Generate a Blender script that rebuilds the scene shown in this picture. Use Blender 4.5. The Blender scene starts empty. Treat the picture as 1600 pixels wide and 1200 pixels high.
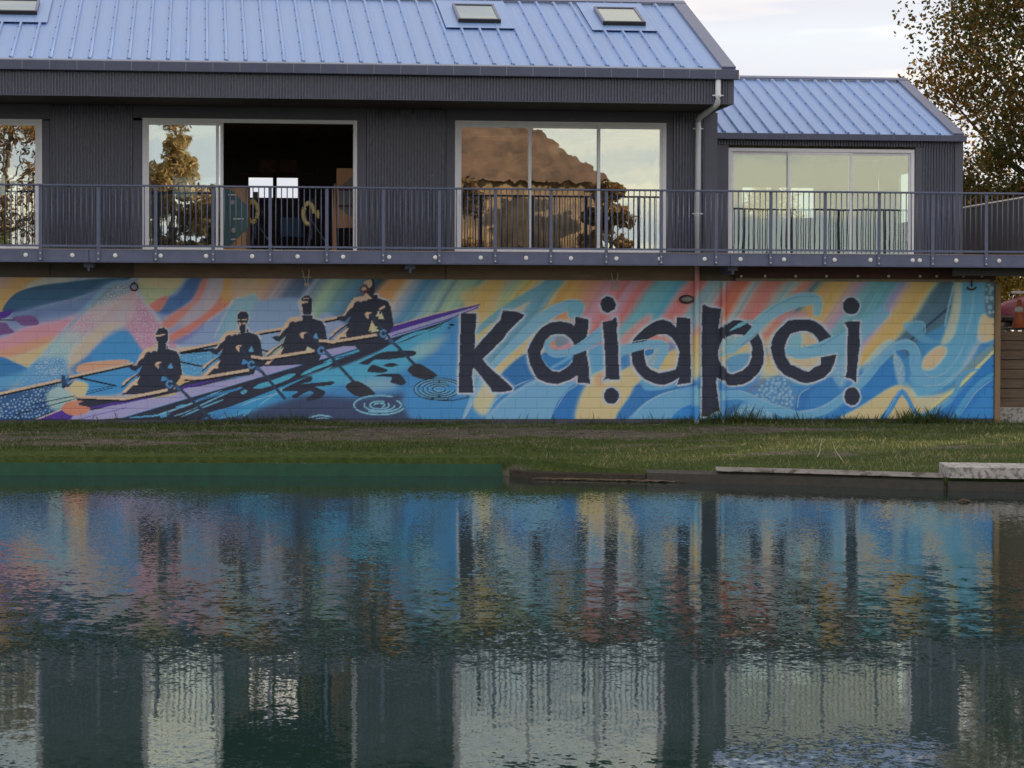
import bpy, math, random
import numpy as np
from mathutils import Vector, Matrix

random.seed(7); np.random.seed(7)
SC = bpy.context.scene
COL = SC.collection
R = math.radians

# ------------------------------------------------------------------ camera
F_PX = 4150.0                      # focal length in pixels of a 1600 px wide picture
CAM = Vector((0.0, -49.2, 2.45))   # wall face is the plane Y = 0, water is Z = 0
YAW = math.atan(484.0 / F_PX)      # turned to the right of the wall's normal
PITCH = -math.atan(95.0 / F_PX)
ROLL = 0.0032
_f = Vector((math.sin(YAW) * math.cos(PITCH), math.cos(YAW) * math.cos(PITCH), math.sin(PITCH)))
_r0 = _f.cross(Vector((0, 0, 1))).normalized()
_u0 = _r0.cross(_f)
_r = _r0 * math.cos(ROLL) + _u0 * math.sin(ROLL)
_u = _u0 * math.cos(ROLL) - _r0 * math.sin(ROLL)
cam_data = bpy.data.cameras.new('camera')
cam_data.sensor_width = 36.0
cam_data.lens = F_PX / 1600.0 * 36.0
cam_data.clip_start = 0.1
cam_data.clip_end = 4000.0
cam = bpy.data.objects.new('camera', cam_data)
COL.objects.link(cam)
M = Matrix.Identity(4)
for i in range(3):
    M[i][0] = _r[i]; M[i][1] = _u[i]; M[i][2] = -_f[i]; M[i][3] = CAM[i]
cam.matrix_world = M
SC.camera = cam
SC.render.resolution_x = 1024
SC.render.resolution_y = 768

# ------------------------------------------------------------------ sky and sun
SUN_AZ, SUN_EL = R(64), R(10)      # azimuth from +Y (behind the building) towards +X
world = bpy.data.worlds.new('World')
SC.world = world
world.use_nodes = True
nt = world.node_tree
nt.nodes.clear()
def wn(t, **kw):
    n = nt.nodes.new(t)
    for k, v in kw.items(): setattr(n, k, v)
    return n
w_out = wn('ShaderNodeOutputWorld'); w_bg = wn('ShaderNodeBackground')
sky = wn('ShaderNodeTexSky', sky_type='NISHITA', sun_disc=False)
sky.sun_elevation = SUN_EL
sky.sun_rotation = SUN_AZ
sky.air_density = 1.0; sky.dust_density = 0.3; sky.ozone_density = 1.5
w_tc = wn('ShaderNodeTexCoord')
w_map = wn('ShaderNodeMapping'); w_map.inputs['Scale'].default_value = (2.2, 2.2, 20.0)
w_map.inputs['Rotation'].default_value = (0.05, -0.05, 0.4)
w_map.inputs['Location'].default_value = (0.0, 3.3, 3.7)
w_no = wn('ShaderNodeTexNoise'); w_no.inputs['Scale'].default_value = 1.6; w_no.inputs['Detail'].default_value = 5; w_no.inputs['Roughness'].default_value = 0.45
w_rp = wn('ShaderNodeValToRGB')
w_rp.color_ramp.elements[0].position = 0.32; w_rp.color_ramp.elements[1].position = 0.66
w_rp.color_ramp.elements[0].color = (0.82, 0.82, 0.82, 1); w_rp.color_ramp.elements[1].color = (0.99, 0.99, 0.99, 1)
w_cc = wn('ShaderNodeMixRGB'); w_cc.blend_type = 'MIX'
w_no2 = wn('ShaderNodeTexNoise'); w_no2.inputs['Scale'].default_value = 2.4; w_no2.inputs['Detail'].default_value = 3
w_cc.inputs['Color1'].default_value = (2.3, 2.28, 2.48, 1)
w_cc.inputs['Color2'].default_value = (4.1, 3.5, 2.75, 1)
w_r2 = wn('ShaderNodeValToRGB'); w_r2.color_ramp.elements[0].position = 0.46; w_r2.color_ramp.elements[1].position = 0.64
w_mx = wn('ShaderNodeMixRGB')
L = nt.links.new
L(w_tc.outputs['Generated'], w_map.inputs['Vector'])
L(w_map.outputs[0], w_no.inputs['Vector']); L(w_map.outputs[0], w_no2.inputs['Vector'])
L(w_no.outputs['Fac'], w_rp.inputs[0]); L(w_no2.outputs['Fac'], w_r2.inputs[0])
L(w_r2.outputs[0], w_cc.inputs['Fac'])
L(w_rp.outputs[0], w_mx.inputs['Fac']); L(sky.outputs[0], w_mx.inputs['Color1']); L(w_cc.outputs[0], w_mx.inputs['Color2'])
L(w_mx.outputs[0], w_bg.inputs['Color']); L(w_bg.outputs[0], w_out.inputs['Surface'])
w_bg.inputs['Strength'].default_value = 0.12

sun_data = bpy.data.lights.new('sun', 'SUN')
sun_data.energy = 3.0; sun_data.angle = R(0.5); sun_data.color = (1.0, 0.76, 0.5)
sun = bpy.data.objects.new('sun', sun_data); COL.objects.link(sun)
sd = Vector((math.sin(SUN_AZ) * math.cos(SUN_EL), math.cos(SUN_AZ) * math.cos(SUN_EL), math.sin(SUN_EL)))
sun.rotation_euler = (-sd).to_track_quat('-Z', 'Y').to_euler()
sun.location = (60, 30, 40)

SC.view_settings.view_transform = 'Standard'
SC.view_settings.look = 'None'
SC.view_settings.exposure = 1.6
SC.view_settings.gamma = 1.0
SC.view_settings.use_curve_mapping = False
SC.render.engine = 'CYCLES'
SC.cycles.max_bounces = 8
SC.cycles.transparent_max_bounces = 12

# ------------------------------------------------------------------ pixel <-> place helpers
def ray(px, py):
    return (_f + _r * ((px - 800.0) / F_PX) + _u * ((600.0 - py) / F_PX))
def on_y(px, py, Y):
    d = ray(px, py); t = (Y - CAM.y) / d.y
    return CAM + d * t
def on_z(px, py, Z):
    d = ray(px, py); t = (Z - CAM.z) / d.z
    return CAM + d * t
def to_px(p):
    v = np.asarray(p, float) - np.array(CAM)
    a = v @ np.array(_r); b = v @ np.array(_u); c = v @ np.array(_f)
    return 800 + F_PX * a / c, 600 - F_PX * b / c
def wx(px, Y, py=400): return on_y(px, py, Y).x
def wz(py, Y, px=600): return on_y(px, py, Y).z

# ------------------------------------------------------------------ mesh helpers
class MB:
    def __init__(s): s.v = []; s.f = []
    def quad(s, a, b, c, d):
        n = len(s.v); s.v += [tuple(a), tuple(b), tuple(c), tuple(d)]; s.f.append((n, n+1, n+2, n+3)); return s
    def box(s, x0, x1, y0, y1, z0, z1, bev=0.0):
        n = len(s.v)
        if x0 > x1: x0, x1 = x1, x0
        if y0 > y1: y0, y1 = y1, y0
        if z0 > z1: z0, z1 = z1, z0
        if bev <= 0:
            s.v += [(x0,y0,z0),(x1,y0,z0),(x1,y1,z0),(x0,y1,z0),(x0,y0,z1),(x1,y0,z1),(x1,y1,z1),(x0,y1,z1)]
            s.f += [tuple(n+i for i in q) for q in ((0,3,2,1),(4,5,6,7),(0,1,5,4),(1,2,6,5),(2,3,7,6),(3,0,4,7))]
        else:       # bevelled on the vertical edges and the top and bottom of the front
            b = bev
            ring = lambda z, i: [(x0+i+b, y0+i, z), (x1-i-b, y0+i, z), (x1-i, y0+i+b, z), (x1-i, y1-i-b, z), (x1-i-b, y1-i, z), (x0+i+b, y1-i, z), (x0+i, y1-i-b, z), (x0+i, y0+i+b, z)]
            for z, i in ((z0, b), (z0 + b, 0), (z1 - b, 0), (z1, b)): s.v += ring(z, i)
            for k in range(3):
                for j in range(8):
                    a = n + k*8 + j; c = n + k*8 + (j+1) % 8
                    s.f.append((a, c, c+8, a+8))
            s.f.append(tuple(n + 7 - j for j in range(8))); s.f.append(tuple(n + 24 + j for j in range(8)))
        return s
    def tube(s, pts, r, seg=8, cap=True):
        pts = [Vector(p) for p in pts]; n0 = len(s.v); rr = r if isinstance(r, (list, tuple)) else [r] * len(pts)
        for i, p in enumerate(pts):
            t = (pts[min(i+1, len(pts)-1)] - pts[max(i-1, 0)]).normalized()
            a = Vector((0,0,1)) if abs(t.z) < 0.9 else Vector((1,0,0))
            e1 = t.cross(a).normalized(); e2 = t.cross(e1)
            for k in range(seg):
                an = 2*math.pi*k/seg
                s.v.append(tuple(p + e1*math.cos(an)*rr[i] + e2*math.sin(an)*rr[i]))
        for i in range(len(pts)-1):
            for k in range(seg):
                a = n0+i*seg+k; b = n0+i*seg+(k+1) % seg
                s.f.append((a, b, b+seg, a+seg))
        if cap:
            s.f.append(tuple(n0+seg-1-k for k in range(seg))); e = n0+(len(pts)-1)*seg
            s.f.append(tuple(e+k for k in range(seg)))
        return s
    def prism_y(s, poly, y0, y1):            # polygon given in (x, z), extruded along Y
        n = len(s.v); m = len(poly)
        s.v += [(x, y0, z) for x, z in poly] + [(x, y1, z) for x, z in poly]
        s.f.append(tuple(n+i for i in range(m))); s.f.append(tuple(n+m+m-1-i for i in range(m)))
        for i in range(m): j = (i+1) % m; s.f.append((n+i, n+m+i, n+m+j, n+j))
        return s
    def ell(s, c, r, seg=12, rings=7):
        n = len(s.v)
        for i in range(rings+1):
            t = math.pi*i/rings
            for k in range(seg):
                p = 2*math.pi*k/seg
                s.v.append((c[0]+r[0]*math.sin(t)*math.cos(p), c[1]+r[1]*math.sin(t)*math.sin(p), c[2]+r[2]*math.cos(t)))
        for i in range(rings):
            for k in range(seg):
                a = n+i*seg+k; b = n+i*seg+(k+1) % seg
                s.f.append((a, a+seg, b+seg, b))
        return s

def mesh_of(mb, name='mesh'):
    me = bpy.data.meshes.new(name); me.from_pydata(mb.v, [], mb.f); me.update(); return me

def obj(name, data, mat, parent=None, smooth=False):
    me = mesh_of(data, name) if isinstance(data, MB) else data
    if mat is not None and not me.materials: me.materials.append(mat)
    if smooth: me.shade_smooth()
    o = bpy.data.objects.new(name, me); COL.objects.link(o)
    if parent is not None:
        o.parent = parent
        o.matrix_parent_inverse = WORLD[parent.name].inverted()
        WORLD[o.name] = WORLD[parent.name].copy() if False else Matrix.Identity(4)
    else:
        WORLD[o.name] = Matrix.Identity(4)
    return o
WORLD = {}
def place(o, loc, rot=None):         # move an object that shares its mesh to a spot, in world terms
    o.location = loc
    if rot is not None: o.rotation_euler = rot
    WORLD[o.name] = Matrix.Translation(Vector(loc)) @ (o.rotation_euler.to_matrix().to_4x4())
    return o
def thing(name, loc, label, cat, group=None):
    o = bpy.data.objects.new(name, None); COL.objects.link(o)
    o.empty_display_size = 0.2
    o.location = loc; WORLD[o.name] = Matrix.Translation(Vector(loc))
    o['label'] = label; o['category'] = cat
    if group: o['group'] = group
    return o
def tag(o, label, cat, group=None):
    o['label'] = label; o['category'] = cat
    if group: o['group'] = group
    return o
def struct(name, data, mat, smooth=False):
    o = obj(name, data, mat, None, smooth); o['kind'] = 'structure'; return o

# ------------------------------------------------------------------ materials
def lin(c):
    c = np.asarray(c, float) / 255.0
    return np.where(c <= 0.04045, c / 12.92, ((c + 0.055) / 1.055) ** 2.4)
def new_mat(name):
    m = bpy.data.materials.new(name); m.use_nodes = True
    return m, m.node_tree, m.node_tree.nodes['Principled BSDF']
def mat(name, col, rough=0.6, metal=0.0, var=0.12, scale=6.0, bump=0.0, bscale=40.0, spec=0.5, stretch=(1, 1, 1), spot=None):
    m, t, b = new_mat(name)
    tc = t.nodes.new('ShaderNodeTexCoord'); mp = t.nodes.new('ShaderNodeMapping'); mp.inputs['Scale'].default_value = stretch
    t.links.new(tc.outputs['Object'], mp.inputs['Vector'])
    no = t.nodes.new('ShaderNodeTexNoise'); no.inputs['Scale'].default_value = scale; no.inputs['Detail'].default_value = 5; no.inputs['Roughness'].default_value = 0.65
    t.links.new(mp.outputs[0], no.inputs['Vector'])
    rp = t.nodes.new('ShaderNodeValToRGB'); e = rp.color_ramp.elements
    e[0].position = 0.3; e[1].position = 0.72
    e[0].color = (*[max(0, c*(1-var)) for c in col], 1); e[1].color = (*[min(1, c*(1+var)) for c in col], 1)
    t.links.new(no.outputs['Fac'], rp.inputs[0])
    src = rp.outputs[0]
    if spot:                                  # (colour, scale, threshold) dirt or lichen with a shape of its own
        n2 = t.nodes.new('ShaderNodeTexNoise'); n2.inputs['Scale'].default_value = spot[1]; n2.inputs['Detail'].default_value = 6
        t.links.new(mp.outputs[0], n2.inputs['Vector'])
        r2 = t.nodes.new('ShaderNodeValToRGB'); r2.color_ramp.elements[0].position = spot[2]; r2.color_ramp.elements[1].position = spot[2] + 0.12
        t.links.new(n2.outputs['Fac'], r2.inputs[0])
        mx = t.nodes.new('ShaderNodeMixRGB'); mx.inputs['Color2'].default_value = (*spot[0], 1)
        t.links.new(r2.outputs[0], mx.inputs['Fac']); t.links.new(src, mx.inputs['Color1']); src = mx.outputs[0]
    t.links.new(src, b.inputs['Base Color'])
    b.inputs['Roughness'].default_value = rough; b.inputs['Metallic'].default_value = metal
    b.inputs['Specular IOR Level'].default_value = spec
    rr = t.nodes.new('ShaderNodeMapRange'); rr.inputs['To Min'].default_value = max(0.02, rough-0.08); rr.inputs['To Max'].default_value = min(1, rough+0.1)
    t.links.new(no.outputs['Fac'], rr.inputs['Value']); t.links.new(rr.outputs[0], b.inputs['Roughness'])
    if bump > 0:
        nb = t.nodes.new('ShaderNodeTexNoise'); nb.inputs['Scale'].default_value = bscale; nb.inputs['Detail'].default_value = 4
        t.links.new(mp.outputs[0], nb.inputs['Vector'])
        bp = t.nodes.new('ShaderNodeBump'); bp.inputs['Strength'].default_value = 1.0; bp.inputs['Distance'].default_value = bump
        t.links.new(nb.outputs['Fac'], bp.inputs['Height']); t.links.new(bp.outputs[0], b.inputs['Normal'])
    return m

M_CLAD = mat('charcoal_corrugated_steel', (0.1, 0.112, 0.172), 0.26, 0.0, 0.15, 3.0, spec=0.6, stretch=(1, 1, 0.25))
M_TRIM = mat('charcoal_flat_trim', (0.08, 0.088, 0.13), 0.4, 0.0, 0.1, 4.0, spec=0.6)
M_SOFFIT = mat('dark_brown_soffit', (0.06, 0.05, 0.045), 0.8, 0.0, 0.15, 3.0)
M_ROOF = mat('grey_blue_roofing_steel', (0.225, 0.365, 0.66), 0.38, 0.2, 0.07, 2.5, spec=0.6, stretch=(1, 0.2, 0.2))
M_CAP = mat('slate_roof_flashing', (0.145, 0.165, 0.26), 0.42, 0.2, 0.08, 2.0)
M_GUTTER = mat('slate_gutter_steel', (0.088, 0.102, 0.17), 0.4, 0.1, 0.12, 2.5)
M_STEEL = mat('painted_blue_grey_steel', (0.12, 0.142, 0.235), 0.42, 0.1, 0.15, 5.0, spot=((0.16, 0.17, 0.2), 9.0, 0.7))
M_ALU = mat('pale_window_aluminium', (0.86, 0.88, 0.94), 0.4, 0.0, 0.05, 5.0)
M_WHITE = mat('white_bolt_cap', (0.85, 0.85, 0.85), 0.4, 0.0, 0.03, 8.0)
M_PIPE = mat('pale_grey_downpipe', (0.8, 0.85, 0.92), 0.35, 0.0, 0.06, 5.0)
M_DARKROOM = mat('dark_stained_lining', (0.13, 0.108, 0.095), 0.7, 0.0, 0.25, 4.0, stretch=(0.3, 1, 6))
M_PLY = mat('brown_plywood', (0.6, 0.33, 0.17), 0.6, 0.0, 0.2, 5.0, stretch=(1, 1, 0.15))
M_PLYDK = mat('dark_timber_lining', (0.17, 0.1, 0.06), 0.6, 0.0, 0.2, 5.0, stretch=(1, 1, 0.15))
M_TEAL = mat('dark_teal_board', (0.08, 0.19, 0.21), 0.5, 0.0, 0.1, 6.0)
M_YELLOW = mat('bright_yellow_plastic', (0.9, 0.72, 0.26), 0.4, 0.0, 0.06, 5.0)
M_BLUE = mat('blue_chair_plastic', (0.06, 0.17, 0.36), 0.45, 0.0, 0.08, 5.0)
M_BLACK = mat('black_plastic', (0.02, 0.02, 0.022), 0.45, 0.0, 0.1, 5.0)
M_ROOMWHITE = mat('cream_room_lining', (0.5, 0.52, 0.48), 0.75, 0.0, 0.04, 3.0)
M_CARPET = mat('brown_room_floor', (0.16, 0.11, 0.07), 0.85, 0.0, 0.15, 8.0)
M_BROWNHEAD = mat('weathered_brown_render', (0.27, 0.2, 0.15), 0.85, 0.0, 0.2, 5.0, 0.003, 60, stretch=(0.5, 1, 2))
M_BROWNDK = mat('dark_grey_brown_render', (0.16, 0.135, 0.115), 0.85, 0.0, 0.15, 5.0, 0.003, 60)
M_REDSTEEL = mat('dark_red_oxide_steel', (0.1, 0.04, 0.036), 0.6, 0.0, 0.2, 5.0)
M_PLINTH = mat('dark_slate_plinth_paint', (0.085, 0.09, 0.125), 0.7, 0.0, 0.15, 6.0, 0.002, 60)
M_TIMBER = mat('weathered_grey_brown_timber', (0.17, 0.125, 0.09), 0.85, 0.0, 0.3, 4.0, 0.004, 30, stretch=(0.5, 1, 8))
M_POST = mat('tan_timber_post', (0.3, 0.2, 0.12), 0.8, 0.0, 0.2, 4.0, 0.003, 30, stretch=(4, 4, 0.4))
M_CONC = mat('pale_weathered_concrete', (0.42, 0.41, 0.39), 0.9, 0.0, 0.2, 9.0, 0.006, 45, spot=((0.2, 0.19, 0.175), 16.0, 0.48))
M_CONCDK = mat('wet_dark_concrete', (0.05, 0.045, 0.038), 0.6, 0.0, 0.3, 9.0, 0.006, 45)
M_GREENBOARD = mat('green_painted_edging', (0.012, 0.08, 0.045), 0.55, 0.0, 0.25, 5.0, 0.003, 30, spot=((0.2, 0.24, 0.2), 12.0, 0.74))
M_FENCE = mat('grey_weathered_palings', (0.13, 0.13, 0.14), 0.85, 0.0, 0.3, 4.0, 0.003, 40, stretch=(5, 5, 0.4))
M_CAPRAIL = mat('pale_fence_capping', (0.6, 0.56, 0.5), 0.7, 0.0, 0.1, 5.0)
M_ORANGE = mat('orange_cone_plastic', (0.62, 0.17, 0.07), 0.5, 0.0, 0.1, 6.0)
M_MAROON = mat('maroon_hull_paint', (0.30, 0.07, 0.10), 0.3, 0.0, 0.1, 3.0)
M_RUST = mat('rusty_iron', (0.13, 0.05, 0.035), 0.7, 0.3, 0.3, 20.0)
M_BARK = mat('grey_brown_bark', (0.10, 0.075, 0.05), 0.9, 0.0, 0.3, 6.0, 0.01, 25, stretch=(4, 4, 0.7))
M_BRICKTAN = mat('tan_brick_far', (0.28, 0.19, 0.12), 0.85, 0.0, 0.55, 1.2)
M_ROOFBR = mat('brown_tile_roof', (0.13, 0.075, 0.05), 0.8, 0.0, 0.6, 1.0)

def glass_mat(name, refl, tint, wob, wscale):
    m = bpy.data.materials.new(name); m.use_nodes = True; t = m.node_tree; t.nodes.clear()
    out = t.nodes.new('ShaderNodeOutputMaterial'); mx = t.nodes.new('ShaderNodeMixShader')
    tr = t.nodes.new('ShaderNodeBsdfTransparent'); tr.inputs['Color'].default_value = (*tint, 1)
    gl = t.nodes.new('ShaderNodeBsdfGlossy'); gl.inputs['Roughness'].default_value = 0.0; gl.inputs['Color'].default_value = (0.93, 1.0, 0.97, 1)
    tc = t.nodes.new('ShaderNodeTexCoord'); no = t.nodes.new('ShaderNodeTexNoise'); no.inputs['Scale'].default_value = wscale; no.inputs['Detail'].default_value = 2
    t.links.new(tc.outputs['Object'], no.inputs['Vector'])
    sub = t.nodes.new('ShaderNodeVectorMath'); sub.operation = 'SUBTRACT'; sub.inputs[1].default_value = (0.5, 0.5, 0.5)
    sc = t.nodes.new('ShaderNodeVectorMath'); sc.operation = 'MULTIPLY'; sc.inputs[1].default_value = (wob, wob, wob)
    ge = t.nodes.new('ShaderNodeNewGeometry'); ad = t.nodes.new('ShaderNodeVectorMath'); ad.operation = 'ADD'
    nm = t.nodes.new('ShaderNodeVectorMath'); nm.operation = 'NORMALIZE'
    t.links.new(no.outputs['Color'], sub.inputs[0]); t.links.new(sub.outputs[0], sc.inputs[0])
    t.links.new(sc.outputs[0], ad.inputs[0]); t.links.new(ge.outputs['Normal'], ad.inputs[1])
    t.links.new(ad.outputs[0], nm.inputs[0]); t.links.new(nm.outputs[0], gl.inputs['Normal'])
    mx.inputs[0].default_value = refl
    t.links.new(tr.outputs[0], mx.inputs[1]); t.links.new(gl.outputs[0], mx.inputs[2]); t.links.new(mx.outputs[0], out.inputs['Surface'])
    return m
M_GLASS = glass_mat('coated_window_glass', 0.45, (0.78, 0.82, 0.8), 0.0045, 6.0)
M_GLASS2 = glass_mat('clear_window_glass', 0.24, (0.68, 0.77, 0.73), 0.008, 2.0)
M_SKYL = glass_mat('skylight_glass', 0.5, (0.3, 0.42, 0.48), 0.003, 2.0)

# ------------------------------------------------------------------ the mural's paint, drawn as flat colour on a canvas over the wall
# canvas coordinates are those of the picture (x -170..1560, y 428..668), two cells to a pixel
CX0, CY0, CS = -170.0, 428.0, 2.0
CW, CH = int((1566 - CX0) * CS), int((668 - CY0) * CS)
CANVAS = np.zeros((CH, CW, 3), np.float32)
DARK = (46, 49, 63); CREAM = (228, 196, 168); LAV = (178, 172, 214); PURP = (78, 52, 136); LINEW = (214, 226, 242)

def smooth_poly(pts, n=6, closed=True):
    p = np.array(pts, float); m = len(p); out = []
    rng = range(m) if closed else range(m - 1)
    for i in rng:
        if closed: a, b, c, d = p[i-1], p[i], p[(i+1) % m], p[(i+2) % m]
        else: a, b, c, d = p[max(i-1, 0)], p[i], p[i+1], p[min(i+2, m-1)]
        for k in range(n):
            t = k / n
            out.append(0.5*((2*b) + (-a+c)*t + (2*a-5*b+4*c-d)*t*t + (-a+3*b-3*c+d)*t**3))
    if not closed: out.append(p[-1])
    return np.array(out)

def mask_poly(pts, pad=0):
    p = (np.array(pts, float) - (CX0, CY0)) * CS
    x0 = max(int(p[:, 0].min()) - 2 - pad, 0); x1 = min(int(p[:, 0].max()) + 3 + pad, CW)
    y0 = max(int(p[:, 1].min()) - 2 - pad, 0); y1 = min(int(p[:, 1].max()) + 3 + pad, CH)
    if x1 <= x0 or y1 <= y0: return None
    ys = np.arange(y0, y1) + 0.5; xs = np.arange(x0, x1) + 0.5
    inside = np.zeros((y1-y0, x1-x0), bool)
    q = np.roll(p, -1, 0)
    for (ax, ay), (bx, by) in zip(p, q):
        if ay == by: continue
        c = (ays := ys) ; cond = (ay > c) != (by > c)
        if not cond.any(): continue
        xi = ax + (c[cond] - ay) * (bx - ax) / (by - ay)
        inside[cond] ^= xs[None, :] < xi[:, None]
    return inside.astype(np.float32), x0, x1, y0, y1

def box_blur(a, r):
    for ax in (0, 1):
        for _ in range(2):
            k = 2*r + 1
            pad = [(0, 0), (0, 0)]; pad[ax] = (r + 1, r)
            c = np.cumsum(np.pad(a, pad, mode='edge'), axis=ax)
            a = (np.take(c, range(k, c.shape[ax]), axis=ax) - np.take(c, range(0, c.shape[ax]-k), axis=ax)) / k
    return a

def blend(mk, col, alpha=1.0):
    if mk is None: return
    m, x0, x1, y0, y1 = mk
    m = (m * alpha)[..., None]
    CANVAS[y0:y1, x0:x1] = CANVAS[y0:y1, x0:x1] * (1-m) + np.asarray(col, np.float32) * m

def fill(pts, col, blur=0, alpha=1.0, smooth=True):
    if smooth: pts = smooth_poly(pts)
    r = int(blur * CS * 0.8)
    mk = mask_poly(pts, pad=3*r)
    if mk is None: return
    if r > 0: mk = (box_blur(mk[0], r),) + mk[1:]
    blend(mk, col, alpha)

def hard(pts, col, wob=0.0):
    p = np.array(pts, float)
    if wob: p = p + np.random.uniform(-wob, wob, p.shape)
    fill(p, col, 0, 1.0, False)

def stroke(path, w, col, blur=0, alpha=1.0, smooth=True, taper=False):
    p = smooth_poly(path, 8, False) if smooth else np.array(path, float)
    t = np.gradient(p, axis=0); t /= np.maximum(np.linalg.norm(t, axis=1)[:, None], 1e-6)
    n = np.stack([-t[:, 1], t[:, 0]], 1)
    ww = np.full(len(p), w / 2.0) if not isinstance(w, (list, tuple)) else np.interp(np.linspace(0, 1, len(p)), np.linspace(0, 1, len(w)), w) / 2.0
    if taper: ww = ww * np.clip(np.sin(np.linspace(0.05, math.pi - 0.05, len(p))) * 1.6, 0.15, 1)
    poly = np.concatenate([p + n * ww[:, None], (p - n * ww[:, None])[::-1]])
    fill(poly, col, blur, alpha, False)

def oval(c, rx, ry, col, blur=0, alpha=1.0, wob=0.0, n=22):
    a = np.linspace(0, 2*math.pi, n, endpoint=False)
    r = 1 + np.random.uniform(-wob, wob, n)
    fill(np.stack([c[0] + rx*r*np.cos(a), c[1] + ry*r*np.sin(a)], 1), col, blur, alpha, False)

def ring(c, rx, ry, w, col, a0=0, a1=360):
    a = np.radians(np.linspace(a0, a1, 40))
    stroke(np.stack([c[0]+rx*np.cos(a), c[1]+ry*np.sin(a)], 1), w, col, smooth=False)

def dots(poly, n, r, col, alpha=0.9, seed=1, mind=3.2):
    rs = np.random.RandomState(seed); mk = mask_poly(smooth_poly(poly))
    m, x0, x1, y0, y1 = mk; got = []
    tries = 0
    while len(got) < n and tries < n * 30:
        tries += 1
        x = rs.uniform(x0, x1 - 1); y = rs.uniform(y0, y1 - 1)
        if m[int(y-y0), int(x-x0)] < 0.5: continue
        px, py = x/CS + CX0, y/CS + CY0
        if any((px-a)**2 + (py-b)**2 < mind*mind for a, b in got): continue
        got.append((px, py))
        rr = r * rs.uniform(0.7, 1.15)
        oval((px, py), rr, rr, col, 0.35, alpha * rs.uniform(0.6, 1.0), n=9)

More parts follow.
